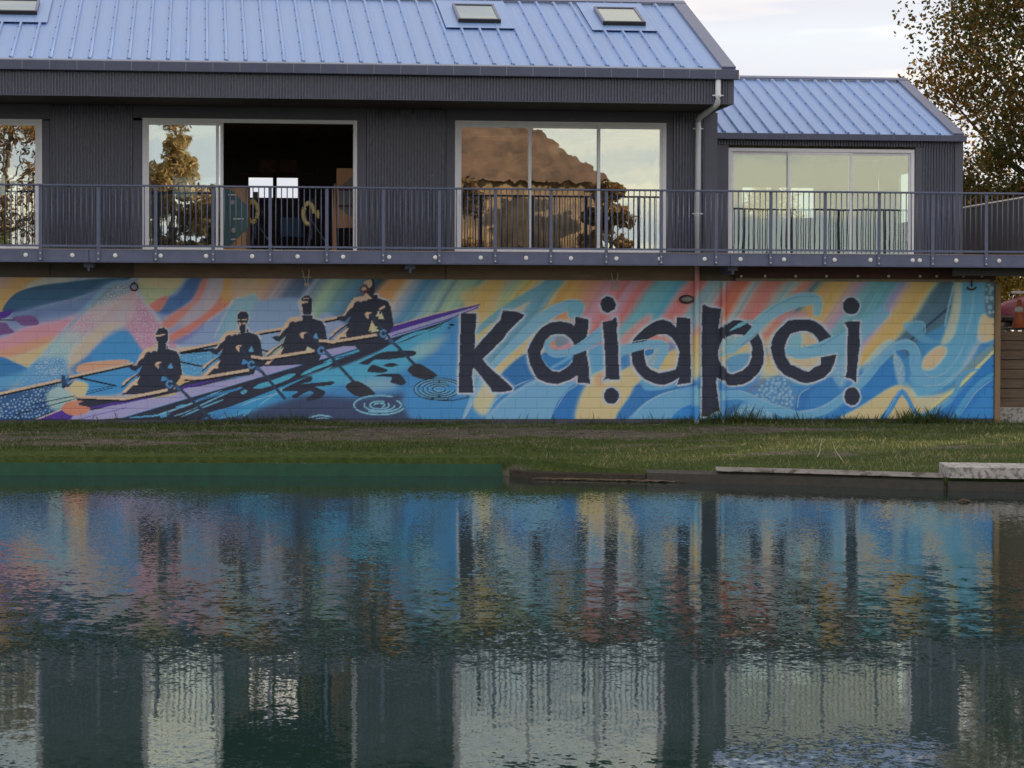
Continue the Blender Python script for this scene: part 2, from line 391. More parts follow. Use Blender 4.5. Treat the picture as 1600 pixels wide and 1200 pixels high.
def paint():
    # streaked background: colour bands that slant down to the left
    ramp = [(-300,(205,165,115)),(0,(205,168,118)),(40,(190,170,140)),(70,(150,160,175)),(330,(160,160,170)),(380,(190,165,128)),(410,(200,165,120)),(425,(185,150,135)),(450,(150,140,150)),(470,(95,110,135)),(485,(84,105,130)),
        (495,(150,160,175)),(505,(110,130,145)),(515,(135,155,150)),(530,(150,175,150)),(545,(120,150,140)),(560,(90,130,150)),(580,(72,105,130)),(598,(62,85,105)),(612,(205,150,105)),
        (625,(215,165,110)),(640,(172,162,155)),(655,(150,165,180)),(672,(80,130,160)),(685,(110,150,170)),(700,(150,175,160)),(715,(120,150,150)),(730,(160,180,150)),(745,(140,170,150)),
        (757,(120,150,140)),(770,(205,175,110)),(790,(205,170,110)),(800,(170,165,160)),(815,(165,185,150)),(830,(205,180,110)),(845,(180,170,150)),(857,(108,152,170)),(877,(105,150,170)),
        (890,(215,170,100)),(920,(215,170,105)),(940,(205,150,130)),(960,(190,140,155)),(985,(208,130,130)),(1000,(180,140,160)),(1020,(210,120,118)),(1035,(110,165,175)),(1070,(98,165,184)),
        (1085,(205,128,130)),(1100,(210,130,125)),(1110,(130,160,170)),(1135,(150,160,165)),(1150,(200,130,125)),(1170,(218,125,100)),(1185,(140,165,170)),(1200,(205,140,130)),(1225,(210,130,125)),
        (1245,(130,160,160)),(1265,(218,140,120)),(1285,(90,115,130)),(1300,(205,165,110)),(1320,(218,182,110)),(1335,(190,160,150)),(1350,(178,150,170)),(1365,(120,165,175)),(1400,(110,168,182)),
        (1424,(165,150,185)),(1440,(218,182,115)),(1462,(218,182,115)),(1476,(92,122,135)),(1500,(72,98,116)),(1530,(78,122,150)),(1560,(120,190,215)),(1800,(120,190,215))]
    us = np.array([a for a, _ in ramp]); cs = np.array([b for _, b in ramp], float)
    yy, xx = np.mgrid[0:CH, 0:CW]
    X = xx / CS + CX0; Y = yy / CS + CY0
    rs = np.random.RandomState(3)
    wob = np.interp(Y.ravel(), np.linspace(428, 668, 9), rs.uniform(-5, 5, 9)).reshape(Y.shape) + 3*np.sin(X/37.0) + 2.5*np.sin(X/11.0 + Y/19.0)
    U = X + 0.75 * (Y - 436) + wob
    for k in range(3): CANVAS[..., k] = np.interp(U, us, cs[:, k])
    # brush streaks along the slant
    k1 = np.random.RandomState(8).normal(0, 1, 1400); k2 = np.random.RandomState(9).normal(0, 1, 400)
    st = 7*np.interp(U, np.linspace(-400, 2000, 1400), k1) * (0.5 + 0.5*np.sin(X/90.0 + Y/40.0)) + 6*np.interp(U, np.linspace(-400, 2000, 400), k2)
    CANVAS[...] += st[..., None] * np.array((1.0, 1.0, 0.9))
    # ---- left part
    fill([(-180,425),(62,425),(36,450),(6,484),(-30,520),(-180,540)], (208,168,112), 3)
    fill([(-10,430),(20,430),(5,450),(-20,455)], (170,150,170), 6, 0.6)
    fill([(36,456),(60,436),(125,434),(60,447)], (195,185,165), 3, 0.8)
    fill([(-180,540),(0,500),(30,487),(130,470),(215,436),(330,434),(300,520),(220,560),(120,560),(0,545),(-180,560)], (138,150,184), 7)
    fill([(4,486),(22,460),(58,447),(105,441),(150,436),(205,434),(170,446),(128,462),(64,478),(30,488)], (56,90,118), 1.2)
    fill([(20,490),(62,478),(126,463),(170,440),(150,470),(125,488),(70,497),(20,505)], (104,124,162), 5)
    fill([(-180,560),(-60,540),(0,529),(42,511),(96,500),(132,489),(105,520),(60,542),(0,552),(-180,580)], (224,160,172), 4)
    fill([(-60,560),(0,548),(40,535),(80,524),(82,536),(40,552),(0,562)], (226,166,138), 4)
    fill([(-60,580),(0,562),(40,552),(80,534),(62,560),(44,574),(0,562),(-60,600)], (206,182,140), 3)
    fill([(-180,565),(-60,552),(0,557),(22,566),(44,577),(28,590),(0,592),(-180,610)], (56,112,160), 1.5)
    fill([(-180,612),(0,590),(48,576),(40,590),(10,606),(-20,618),(-180,640)], (100,168,210), 4)
    fill([(-180,640),(0,610),(40,592),(100,585),(110,600),(70,660),(-180,662)], (48,92,140), 4)
    fill([(165,446),(186,438),(204,442),(205,456),(180,478),(152,512),(122,545),(106,575),(92,600),(20,640),(0,630),(22,600),(42,579),(62,558),(96,519),(130,481)], (132,172,196), 2.5, 0.92)
    fill([(165,452),(185,442),(203,446),(196,462),(160,480),(135,488)], (122,136,146), 3, 0.85)
    fill([(205,455),(198,470),(160,505),(110,540),(96,530),(130,490),(170,476)], (204,146,158), 5, 0.8)
    fill([(95,522),(125,520),(120,545),(92,570),(62,575),(66,555)], (160,188,180), 5, 0.7)
    fill([(60,562),(100,560),(104,585),(86,602),(30,606),(40,582)], (96,160,208), 4, 0.8)
    fill([(-180,660),(0,618),(60,600),(95,598),(80,625),(60,657),(-180,662)], (40,76,120), 3, 0.9)
    fill([(110,548),(150,512),(172,502),(196,507),(170,520),(140,550),(112,580)], (196,176,152), 4, 0.9)
    fill([(75,612),(108,598),(122,620),(95,640),(76,635)], (172,192,178), 3, 0.8)
    fill([(110,600),(132,596),(138,610),(128,620),(118,620)], (205,188,140), 2)
    fill([(118,578),(136,558),(158,536),(184,519),(204,521),(222,546),(240,560),(232,600),(180,616),(140,618),(134,616),(138,600),(114,590)], (84,164,222), 2.2)
    fill([(110,575),(140,556),(144,570),(120,582)], (70,110,160), 3, 0.7)
    fill([(205,455),(216,455),(262,520),(275,545),(240,560),(222,546),(204,520),(196,505)], (184,138,160), 3)
    fill([(140,482),(205,458),(216,470),(206,500),(190,510),(150,506)], (196,176,172), 6, 0.75)
    stroke([(214,455),(240,488),(262,520),(285,545)], 5, (190,205,216), 2.5, 0.85)
    fill([(217,436),(285,434),(270,458),(250,470),(232,478),(222,462)], (168,174,140), 2)
    fill([(222,433),(286,433),(268,450),(228,446)], (204,184,146), 2.5, 0.8)
    fill([(243,486),(258,468),(278,458),(298,434),(328,434),(302,466),(268,490)], (72,104,150), 3)
    fill([(234,476),(262,462),(252,484),(243,486)], (214,132,122), 2)
    fill([(250,508),(272,488),(300,470),(316,436),(328,436),(312,472),(276,506),(262,514)], (206,136,124), 3.5)
    fill([(300,480),(318,462),(328,434),(350,434),(344,470),(312,496),(280,510)], (172,160,168), 4)
    fill([(263,524),(300,504),(332,480),(352,450),(358,434),(370,434),(362,470),(330,498),(296,522),(272,536)], (212,132,118), 2.5)
    fill([(346,470),(352,434),(366,434),(360,468)], (212,168,100), 3, 0.9)
    fill([(276,534),(300,520),(332,496),(366,478),(345,534),(290,542)], (150,170,206), 3)
    fill([(268,534),(300,518),(322,500),(312,516),(284,536)], (116,112,160), 2.5, 0.8)
    fill([(362,434),(400,434),(400,470),(366,474)], (192,166,142), 5, 0.8)
    fill([(340,530),(362,474),(380,464),(402,462),(404,500),(368,520)], (140,184,202), 3, 0.9)
    stroke([(334,528),(350,495),(364,468)], 3, (196,212,220), 1.5, 0.8)
    fill([(386,520),(398,476),(420,468),(460,466),(482,474),(470,505),(450,515),(430,540),(400,548)], (150,176,208), 3)
    fill([(498,508),(506,488),(530,500),(548,510),(522,530),(506,528)], (156,172,204), 2.5)
    fill([(540,500),(556,488),(552,520),(524,530)], (84,108,138), 3, 0.8)
    # water behind the boat
    fill([(90,668),(190,640),(300,612),(440,570),(600,528),(700,496),(735,500),(724,530),(712,580),(712,668)], (66,128,178), 5)
    fill([(470,590),(560,550),(640,515),(700,500),(660,560),(600,590),(540,600),(480,612)], (96,180,210), 6, 0.9)
    fill([(360,640),(440,600),(500,585),(480,610),(420,640),(380,655)], (70,160,205), 5, 0.7)
    fill([(540,600),(610,590),(620,606),(570,612)], (170,190,190), 6, 0.6)
    fill([(650,540),(716,520),(716,545),(640,560)], (170,182,170), 6, 0.6)
    fill([(330,668),(400,640),(480,618),(560,622),(640,614),(684,630),(690,668)], (58,66,92), 6, 0.95)
    fill([(660,668),(670,620),(716,600),(716,668)], (72,136,188), 5)
    stroke([(680,580),(692,560),(714,544)], 1.2, (170,205,230), 0.5)
    # ---- right part: waves and ribbons behind the letters
    fill([(700,524),(716,508),(718,560),(716,600),(760,600),(800,590),(860,570),(910,600),(1000,575),(1090,570),(1180,575),(1260,600),(1320,580),(1400,560),(1480,560),(1570,520),(1570,670),(690,670)], (74,140,192), 6)
    fill([(718,460),(770,440),(790,440),(762,520),(745,545),(742,500)], (212,178,112), 5, 0.7)
    stroke([(742,520),(775,494),(812,470),(850,450),(872,436)], [9,12,14,16,22], (108,156,172), 1.5, 0.95)
    fill([(770,568),(806,540),(848,505),(878,490),(888,500),(862,520),(834,552),(800,580),(778,590)], (208,184,138), 3)
    fill([(860,498),(872,490),(888,490),(884,500)], (224,158,118), 2)
    fill([(740,620),(772,575),(800,556),(812,566),(780,610),(760,648),(742,640)], (206,188,144), 4, 0.9)
    fill([(780,588),(822,552),(828,580),(842,598),(806,616),(792,604)], (52,106,158), 2)
    stroke([(722,660),(742,612),(772,570),(812,530),(838,506),(866,486),(890,476),(905,474)], [5,6,10,16,18,18,16,12], (150,202,226), 1.2)
    stroke([(722,660),(738,625),(752,600)], 4, (176,214,240), 1, 0.9)
    stroke([(750,566),(790,530),(830,492),(868,474),(900,470)], 1.0, (86,130,150), 0.4, 0.8)
    fill([(890,474),(908,470),(913,480),(906,496),(888,496)], (120,176,196), 1.5)
    fill([(905,436),(935,436),(925,470),(912,470)], (212,150,130), 5, 0.5)
    fill([(758,664),(776,634),(804,611),(840,592),(882,600),(900,596),(884,612),(868,636),(866,664)], (142,202,240), 1)
    stroke([(760,660),(778,634),(806,612),(842,594)], 4, (172,214,244), 0.8, 0.9)
    stroke([(798,655),(812,632),(842,610)], 6, (140,198,236), 2, 0.7)
    stroke([(834,655),(842,632),(864,612)], 5, (140,198,236), 2, 0.6)
    fill([(865,664),(867,638),(884,612),(908,598),(922,616),(912,664)], (50,110,168), 1)
    fill([(902,664),(904,626),(924,590),(946,574),(985,572),(1004,596),(978,634),(950,664)], (208,188,142), 4)
    fill([(930,590),(945,572),(955,585),(938,605)], (220,160,140), 4, 0.6)
    fill([(968,664),(984,618),(1006,596),(1090,596),(1090,664)], (56,112,166), 3)
    fill([(985,664),(1000,636),(1030,617),(1062,608),(1092,608),(1092,664)], (138,202,242), 1)
    fill([(1046,664),(1062,640),(1092,632),(1092,664)], (62,144,212), 1)
    fill([(1000,594),(1012,596),(1040,602),(1060,598),(1050,606),(1010,610)], (120,190,230), 1)
    fill([(912,556),(946,536),(950,570),(924,582)], (118,184,222), 2)
    fill([(966,562),(990,552),(990,566),(968,580)], (64,124,180), 2, 0.9)
    fill([(968,530),(1000,500),(1020,492),(1006,520),(975,540)], (216,140,130), 4, 0.8)
    fill([(1010,520),(1040,516),(1056,530),(1040,536),(1016,532)], (216,148,136), 3, 0.8)
    fill([(1036,540),(1060,532),(1062,548),(1040,552)], (110,120,165), 3, 0.8)
    fill([(1020,572),(1042,552),(1062,546),(1060,572),(1046,582),(1020,582)], (210,184,132), 2.5)
    fill([(1080,530),(1096,524),(1096,580),(1080,590)], (216,188,120), 4, 0.85)
    fill([(1122,530),(1150,522),(1176,540),(1174,566),(1150,580),(1130,575)], (206,184,136), 4, 0.9)
    fill([(1136,560),(1176,552),(1172,580),(1140,590)], (80,150,202), 3, 0.8)
    fill([(1126,528),(1145,522),(1150,536),(1128,545)], (126,178,196), 3, 0.8)
    fill([(1196,540),(1212,520),(1240,520),(1276,520),(1282,580),(1260,584),(1225,570)], (206,184,148), 4, 0.9)
    fill([(1230,522),(1252,520),(1250,548),(1226,556)], (130,188,206), 3, 0.9)
    fill([(1200,560),(1216,580),(1205,600),(1190,620),(1186,596)], (204,190,150), 4, 0.8)
    # dotted stream and bottom wave
    fill([(1176,616),(1194,594),(1222,588),(1240,600),(1248,640),(1222,642),(1196,630)], (84,130,170), 3, 0.95)
    fill([(1140,660),(1158,632),(1178,630),(1200,640),(1212,660)], (120,178,214), 3, 0.95)
    dots([(1182,616),(1196,596),(1222,592),(1236,606),(1238,636),(1222,638),(1200,628)], 55, 2.6, (186,222,244), 0.95, 5, 5.0)
    dots([(1150,658),(1162,636),(1178,634),(1200,642),(1208,658)], 40, 2.5, (186,222,244), 0.95, 6, 4.6)
    fill([(1134,640),(1160,628),(1140,650),(1130,652)], (60,100,145), 2, 0.9)
    fill([(1164,612),(1190,590),(1196,596),(1176,612)], (100,110,140), 2, 0.7)
    fill([(1244,644),(1248,616),(1264,606),(1296,590),(1312,612),(1306,626),(1280,638)], (54,112,170), 1)
    fill([(1262,644),(1268,612),(1300,592),(1312,612),(1300,632)], (66,132,190), 2, 0.8)
    fill([(1262,664),(1300,646),(1340,618),(1358,592),(1388,560),(1398,580),(1402,604),(1352,628),(1326,648),(1310,664)], (58,128,190), 1.2)
    fill([(1306,664),(1350,632),(1400,602),(1424,614),(1444,650),(1430,664)], (208,188,142), 2)
    fill([(1412,598),(1430,610),(1450,618),(1480,612),(1500,600),(1470,640),(1446,648)], (204,186,146), 4, 0.9)
    stroke([(1372,664),(1390,640),(1402,620),(1410,612),(1418,622),(1430,644),(1446,654),(1470,650)], [10,9,8,9,7,6,7,6], (82,164,222), 0.6)
    fill([(1420,566),(1428,540),(1450,520),(1484,496),(1490,440),(1500,440),(1496,520),(1466,552),(1440,572)], (70,140,190), 3, 0.75)
    fill([(1398,536),(1440,500),(1484,446),(1490,450),(1482,500),(1450,520),(1420,536)], (78,106,124), 2, 0.85)
    stroke([(1422,532),(1448,510),(1486,478)], 4, (52,72,90), 0.6)
    fill([(1410,508),(1430,502),(1444,504),(1446,524),(1470,534),(1440,534)], (104,168,200), 1.5, 0.75)
    stroke([(1412,510),(1432,502),(1444,506),(1446,520)], 1.6, (150,204,226), 0.5)
    stroke([(1490,446),(1482,480),(1476,510)], 2.5, (140,196,220), 0.8)
    stroke([(1524,430),(1518,480),(1506,530),(1484,572),(1450,594),(1426,604)], [52,48,44,44,44,34], (126,200,236), 3)
    stroke([(1497,436),(1494,480),(1484,520),(1472,538)], [10,14,16,6], (196,190,162), 3, 0.85)
    stroke([(1522,455),(1518,490),(1510,520)], 4, (160,214,234), 1.5, 0.8)
    fill([(1446,556),(1468,540),(1480,548),(1466,570),(1452,578),(1440,574)], (214,188,152), 3)
    fill([(1532,496),(1545,490),(1560,490),(1560,524),(1530,534)], (216,194,154), 3)
    fill([(1512,556),(1524,536),(1538,520),(1520,560),(1500,580)], (190,186,196), 4, 0.7)
    fill([(1540,438),(1560,436),(1560,492),(1540,490)], (84,112,130), 2)
    dots([(1541,440),(1556,438),(1556,488),(1542,488)], 16, 3.6, (150,184,196), 0.95, 8, 6)
    fill([(1440,652),(1480,618),(1512,570),(1560,532),(1560,548),(1500,606),(1455,646)], (112,138,148), 2)
    fill([(1444,668),(1470,640),(1510,604),(1560,548),(1560,668)], (56,130,198), 1)
    stroke([(1448,642),(1474,622),(1500,602),(1530,572),(1560,542)], [2,4,5,5,4], (216,210,150), 0.6)
    stroke([(1436,652),(1462,642),(1486,624),(1496,604),(1508,584),(1532,576)], [8,7,8,6,5,2], (112,190,238), 0.8)
    stroke([(1490,656),(1512,620),(1535,596),(1560,582)], [8,8,8,6], (104,188,240), 1)
    fill([(1505,660),(1528,625),(1560,600),(1560,664)], (70,152,220), 2, 0.8)
    # wave running from the p to the right-hand loop
    stroke([(1080,622),(1130,618),(1160,618),(1196,634),(1240,648),(1284,642),(1322,618),(1350,592),(1372,566),(1396,544),(1416,538),(1428,548),(1430,572),(1440,590),(1466,598)], [30,16,14,14,14,14,14,16,15,15,17,16,17,20,20], (138,206,244), 0.6)
    stroke([(1250,644),(1284,636),(1320,612),(1348,586),(1372,560)], 2.5, (176,218,246), 0.8, 0.9)
    fill([(1396,548),(1406,556),(1414,580),(1412,598),(1404,600),(1398,580)], (150,190,212), 1.5, 0.9)
    dots([(1396,552),(1406,560),(1412,582),(1408,596),(1400,582)], 12, 2.2, (196,222,238), 0.9, 9, 4)
    fill([(1304,566),(1318,560),(1324,590),(1314,606),(1302,590)], (140,186,214), 2, 0.85)
    dots([(1304,572),(1318,566),(1322,590),(1312,600)], 12, 2.2, (196,222,238), 0.9, 10, 4)
    fill([(1374,540),(1392,530),(1398,542),(1380,556),(1352,584),(1350,570)], (150,196,224), 2, 0.7)
    fill([(1400,548),(1414,550),(1414,562),(1404,556)], (60,120,176), 1)
    stroke([(1408,542),(1432,538)], 1, (90,150,190), 0.4, 0.6)
    # ribbons that pass behind the second p/o upper part
    stroke([(1126,556),(1160,530),(1190,500),(1222,480),(1252,468),(1276,470),(1276,494)], [6,14,18,20,22,18,10], (150,202,220), 0.8)
    stroke([(1150,530),(1186,496),(1220,474),(1252,463),(1278,464)], 1.0, (80,124,140), 0.4, 0.85)
    fill([(1214,496),(1240,488),(1262,488),(1258,496),(1226,502)], (186,140,150), 2, 0.8)
    stroke([(1296,548),(1330,532),(1360,506),(1386,484)], [22,22,24,18], (140,196,222), 3, 0.9)

    for path, w in [([(756,650),(774,626),(800,606),(832,592)],1.6),([(988,656),(1004,634),(1034,616),(1064,608)],1.8),([(1136,612),(1162,612),(1198,628),(1242,642)],1.4),([(1388,546),(1406,534),(1424,534),(1436,548),(1440,572)],1.5),([(1440,576),(1452,588),(1474,584),(1498,556),(1512,520)],1.4),([(1436,604),(1470,600),(1500,576)],1.6),([(1500,650),(1524,614),(1552,592)],1.4),([(1384,650),(1402,616),(1410,608),(1420,620)],1.3),([(868,640),(884,614),(904,600)],1.4),([(1246,640),(1250,616),(1266,606)],1.4),([(726,655),(742,622),(756,600)],1.5),([(1540,520),(1520,552),(1496,584),(1470,606)],2.0)]:
        stroke(path, w, (196,226,246), 0.5, 0.85, taper=True)
    # ---- dotted streams of the left side
    dots([(30,606),(48,586),(92,578),(104,590),(86,604),(40,612)], 80, 1.3, (206,228,244), 0.95, 11, 3.6)
    dots([(0,640),(30,620),(92,606),(96,622),(60,652),(0,652)], 150, 1.55, (206,228,246), 0.97, 12, 4.4)
    dots([(-160,655),(-100,625),(0,612),(0,652)], 90, 1.5, (206,228,246), 0.95, 13, 5)
    dots([(62,560),(100,520),(140,484),(186,446),(200,448),(196,462),(152,505),(112,560),(96,585),(60,580)], 330, 1.3, (232,238,244), 0.95, 14, 3.2)
    dots([(205,465),(216,462),(255,525),(238,545),(222,540),(204,512)], 110, 1.3, (234,226,232), 0.9, 15, 3.2)
    dots([(284,556),(330,545),(340,560),(318,575),(296,582),(286,576)], 10, 1.1, (215,228,240), 0.8, 16, 3.2)
    dots([(366,478),(400,466),(402,492),(372,508)], 50, 1.0, (205,222,230), 0.6, 17, 3)
    # purple oar blades
    fill([(-40,488),(0,487),(21,484),(12,495),(-2,499),(-40,505)], PURP, 0, 1)
    stroke([(-40,500),(24,500)], 2, (30,32,50))
    fill([(20,496),(36,493),(53,494),(61,504),(56,508),(36,509),(28,504)], (112,80,126), 0)
    fill([(-40,504),(6,504),(14,511),(19,521),(-40,524)], (112,80,128), 0)

    # ---- boat
    fill([(280,552),(345,540),(346,566),(310,588),(286,586)], (96,166,212), 1, smooth=False)
    dots([(282,556),(340,548),(344,562),(312,584),(288,584)], 60, 1.5, (178,216,240), 0.9, 18, 3.4)
    fill([(118,620),(195,624),(268,611),(288,598),(312,592),(392,580),(402,568),(416,560),(494,549),(506,538),(592,524),(600,512),(606,524),(512,548),(416,576),(290,610),(190,632),(128,644)], DARK, 0, smooth=False)
    hard([(94,656),(130,646),(190,629),(272,618),(288,606),(310,604),(386,588),(404,574),(420,570),(470,557),(508,547),(562,536),(604,521),(680,499),(748,478),(748,482),(690,503),(600,531),(520,556),(440,579),(360,603),(290,623),(196,651),(180,656)], LAV)
    stroke([(116,642),(190,629),(240,620)], [2,5,1], PURP, smooth=False)
    stroke([(284,606),(300,602),(345,592)], [5,4,1], PURP, smooth=False)
    stroke([(604,517),(680,495),(750,476)], [9,7,2], PURP, smooth=False)
    stroke([(604,512),(680,490),(746,474)], 1.4, CREAM, smooth=False)
    stroke([(612,525),(700,499),(748,480)], 1.6, PURP, smooth=False)
    stroke([(128,654),(160,646),(198,637)], 1.3, (110,90,160), smooth=False)
    stroke([(545,541),(570,535),(585,528)], 1.0, (130,120,170))
    hard([(134,658),(196,652),(290,624),(440,580),(520,557),(600,532),(690,504),(712,496),(690,507),(672,514),(650,518),(630,526),(610,538),(588,552),(556,566),(516,580),(470,592),(430,608),(380,628),(330,648),(310,658)], DARK)
    rs2 = np.random.RandomState(4)
    for a, b, w, c in [((200,653),(268,646),2.5,(96,176,224)),((236,652),(346,610),2.6,(150,214,240)),((282,652),(350,624),2.2,(130,206,240)),((300,640),(378,604),2.2,(140,208,240)),((338,646),(412,618),2.5,(96,186,226)),((300,628),(380,606),4,(60,120,170)),((320,648),(420,616),5,(70,140,190)),
        ((360,652),(395,638),4,(90,180,225)),((376,634),(438,614),2.6,(150,216,244)),((380,612),(386,610),6,(110,196,232)),((396,606),(462,584),8,(92,184,214)),((430,612),(520,572),3,(120,210,238)),((404,634),(470,596),2,(150,216,240)),((470,586),(520,566),5,(96,196,222)),((506,566),(580,542),5,(92,186,220)),((520,560),(575,545),2,(40,60,84)),((340,655),(372,648),4,(84,160,206)),((274,638),(290,632),3,(100,180,226)),((272,650),(300,640),1.6,(150,210,240)),((250,650),(262,648),5,(96,176,224)),((380,650),(392,640),4,(96,186,226))]:
        m_ = ((a[0]+b[0])/2 + rs2.uniform(-4, 4), (a[1]+b[1])/2 + rs2.uniform(-2.5, 2.5))
        stroke([a, m_, b], w, c, 0.3, 0.95, taper=True)
    fill([(462,592),(480,588),(520,596),(540,590),(600,560),(640,545),(660,520),(600,545),(540,570),(500,580)], (92,180,214), 2, 0.8)
    for p in [[(560,568),(576,560),(600,550),(640,548),(650,550),(646,556),(620,560),(604,562),(586,562),(574,570),(562,568)], [(574,580),(582,570),(596,574),(606,578),(600,582),(585,582)], [(600,570),(612,567),(622,570),(614,573),(604,573)], [(586,588),(600,584),(622,584),(630,590),(634,598),(628,602),(618,600),(610,597),(612,590),(600,588)],
              [(440,610),(470,594),(486,588),(486,596),(470,600),(520,596),(516,602),(494,604),(508,612),(500,622),(484,626),(478,624),(490,614),(480,612),(462,622),(456,618),(466,612)], [(352,622),(366,618),(362,626)], [(556,536),(600,536),(590,548),(570,552),(560,546)]]:
        fill(p, DARK, 0.2)
    oval((706,507.5), 4.5, 1.8, (20,22,30)); oval((702,512.5), 2.5, 1, (20,22,30))
    fill([(616,538),(640,530),(690,508),(680,514),(650,524),(640,528)], DARK, 0)
    # orange blob and purple at the stern
    hard([(56,657),(96,640),(116,648),(108,657)], PURP)
    stroke([(56,656),(96,640)], 1.8, CREAM, smooth=False)
    fill([(96,638),(104,629),(118,626),(130,627),(120,632),(140,637),(134,646),(116,649),(104,646)], (208,136,110), 0)
    # long oars reaching back, cream over black
    for a, b in [((-170,652),(98,592)),((108,588),(208,566)),((276,548),(344,534)),((400,519),(442,512)),((500,500),(542,492))]:
        a = np.array(a, float); b = np.array(b, float)
        stroke([a + (0, 4.2), b + (0, 4.2)], 3.4, (26,27,36), smooth=False)
        stroke([a + (0, 1.0), b + (0, 1.0)], 3.8, CREAM, smooth=False)
    fill([(122,572),(140,566),(190,562),(200,566),(150,578),(122,582)], (226,172,140), 0.8)
    fill([(96,588),(101,587),(106,600),(116,594),(106,605),(97,606)], (40,66,100), 0)
    for a, b, w in [((100,603),(122,620),3.2),((122,590),(182,603),2.6),((50,632),(120,618),1.4),((24,648),(118,623),1.4),((134,616),(176,606),1.2),((136,612),(172,604),1.0),((280,565),(318,573),2.4),((405,545),(420,550),2.4),((278,552),(346,545),4.0)]:
        stroke([a, b], w, (22,24,34), smooth=False)
    # four rowers: the same pose, heads of their own
    body = [(247,548),(246,540),(262,540),(262,545),(276,549),(281,558),(285,586),(282,590),(276,598),(270,611),(250,614),(190,617),(198,606),(214,592),(222,571),(212,580),(206,578),(200,573),(212,570),(222,560),(226,550),(236,549)]
    knee1 = [(190,600),(197,593),(216,582),(210,590),(194,602)]
    knee2 = [(190,614),(202,600),(219,588),(214,598),(216,602),(208,602),(196,614)]
    shoulder = [(208,571),(213,567),(219,554),(227,544),(244,541),(245,550),(241,546),(237,551),(232,549),(227,552),(225,558),(217,564),(213,571)]
    hand = [(242,568),(246,565),(253,566),(248,569),(248,576),(244,573)]
    tri1 = [(262,575),(267,566),(271,576)]; tri2 = [(251,596),(254,587),(265,593)]
    for dx, dy, sc in [(0,0,1.0),(126,-26,1.0),(226,-46,1.04),(328,-77,1.06)]:
        T = lambda P: [((x-250)*sc + 250 + dx, (y-580)*sc + 580 + dy) for x, y in P]
        hard(T([(x-2.5 if x < 250 else x+2, y-2.2) for x, y in body[:6]] + [(222,560),(226,548)]), (200,196,200))
        hard(T(body), DARK)
        hard(T(knee1), CREAM); hard(T(knee2), CREAM); hard(T(shoulder), CREAM); hard(T(hand), CREAM)
        stroke(T([(190,606),(205,592),(222,580)]), 2.4, DARK, smooth=False)
        hard(T(tri1), (110,176,216) if dx < 300 else (216,206,170)); hard(T(tri2), (78,140,190) if dx < 200 else (206,206,170))
    stroke([(102,605),(122,620),(195,623),(262,609)], 4.2, CREAM, smooth=False)
    stroke([(282,588),(312,591),(389,578)], 4.4, CREAM, smooth=False)
    stroke([(392,557),(414,560),(491,548)], 4.2, CREAM, smooth=False)
    stroke([(498,532),(520,534),(589,523)], 4.2, CREAM, smooth=False)
    stroke([(122,623),(195,627),(262,613)], 2, (22,24,34), smooth=False)
    stroke([(288,594),(312,595),(389,582)], 2, (22,24,34), smooth=False)
    stroke([(394,562),(414,564),(491,552)], 2, (22,24,34), smooth=False)
    stroke([(500,537),(520,538),(589,527)], 2, (22,24,34), smooth=False)
    def head(cx, cy, kind):
        halo = (206,212,222)
        if kind == 'cap':
            hard([(cx-10,cy-7),(cx-4,cy-13),(cx+4,cy-13),(cx+11,cy-8),(cx+12,cy+8),(cx+8,cy+14),(cx+8,cy+22),(cx-7,cy+22),(cx-9,cy+6)], halo)
            hard([(cx-9,cy-5),(cx-5,cy-11),(cx+3,cy-12),(cx+9,cy-8),(cx+10,cy+6),(cx+7,cy+12),(cx+7,cy+24),(cx-7,cy+24),(cx-6,cy+12),(cx-9,cy+6)], DARK)
            stroke([(cx-10,cy+1),(cx-2,cy),(cx+5,cy-2)], [2,3,1.5], CREAM)
            hard([(cx-9,cy+8),(cx-7,cy+10),(cx-7,cy+18),(cx-8,cy+20),(cx-10,cy+14)], CREAM)
        elif kind == 'glasses':
            hard([(cx-9,cy-8),(cx-3,cy-13),(cx+7,cy-12),(cx+11,cy-7),(cx+10,cy+6),(cx+6,cy+10),(cx+6,cy+22),(cx-8,cy+20)], halo)
            hard([(cx-8,cy-7),(cx-2,cy-11.5),(cx+6,cy-11),(cx+9.5,cy-6),(cx+8.5,cy+5),(cx+5,cy+9),(cx+5,cy+24),(cx-6,cy+22),(cx-5,cy+12),(cx-8,cy+6)], DARK)
            stroke([(cx-8,cy+1),(cx-4,cy+2)], 1.6, CREAM, smooth=False); stroke([(cx-1,cy+1.5),(cx+7,cy+1)], 1.6, CREAM, smooth=False)
            hard([(cx-6,cy+5),(cx-3,cy+6),(cx-2,cy+10),(cx-5,cy+12)], CREAM); oval((cx+2.5,cy+7.5), 2.6, 1.6, CREAM)
            hard([(cx-6,cy+13),(cx-4,cy+18),(cx-3,cy+24),(cx-8,cy+20)], CREAM)
        elif kind == 'peak':
            hard([(cx-8,cy-10),(cx,cy-13),(cx+8,cy-10),(cx+10,cy+6),(cx+8,cy+18),(cx-8,cy+18),(cx-15,cy-1)], halo)
            hard([(cx-8,cy-8),(cx-3,cy-12),(cx+4,cy-12),(cx+8,cy-8),(cx+8.5,cy+8),(cx+7,cy+18),(cx-5,cy+18),(cx-7,cy+6)], DARK)
            stroke([(cx-14,cy),(cx-8,cy-1.5),(cx+2,cy-2)], [1.5,4,2], CREAM); stroke([(cx-5,cy-7),(cx,cy-8),(cx+4,cy-7.5)], 1.6, CREAM)
            hard([(cx-8,cy+4),(cx-6,cy+6),(cx-5.5,cy+16),(cx-8,cy+14)], CREAM)
        else:
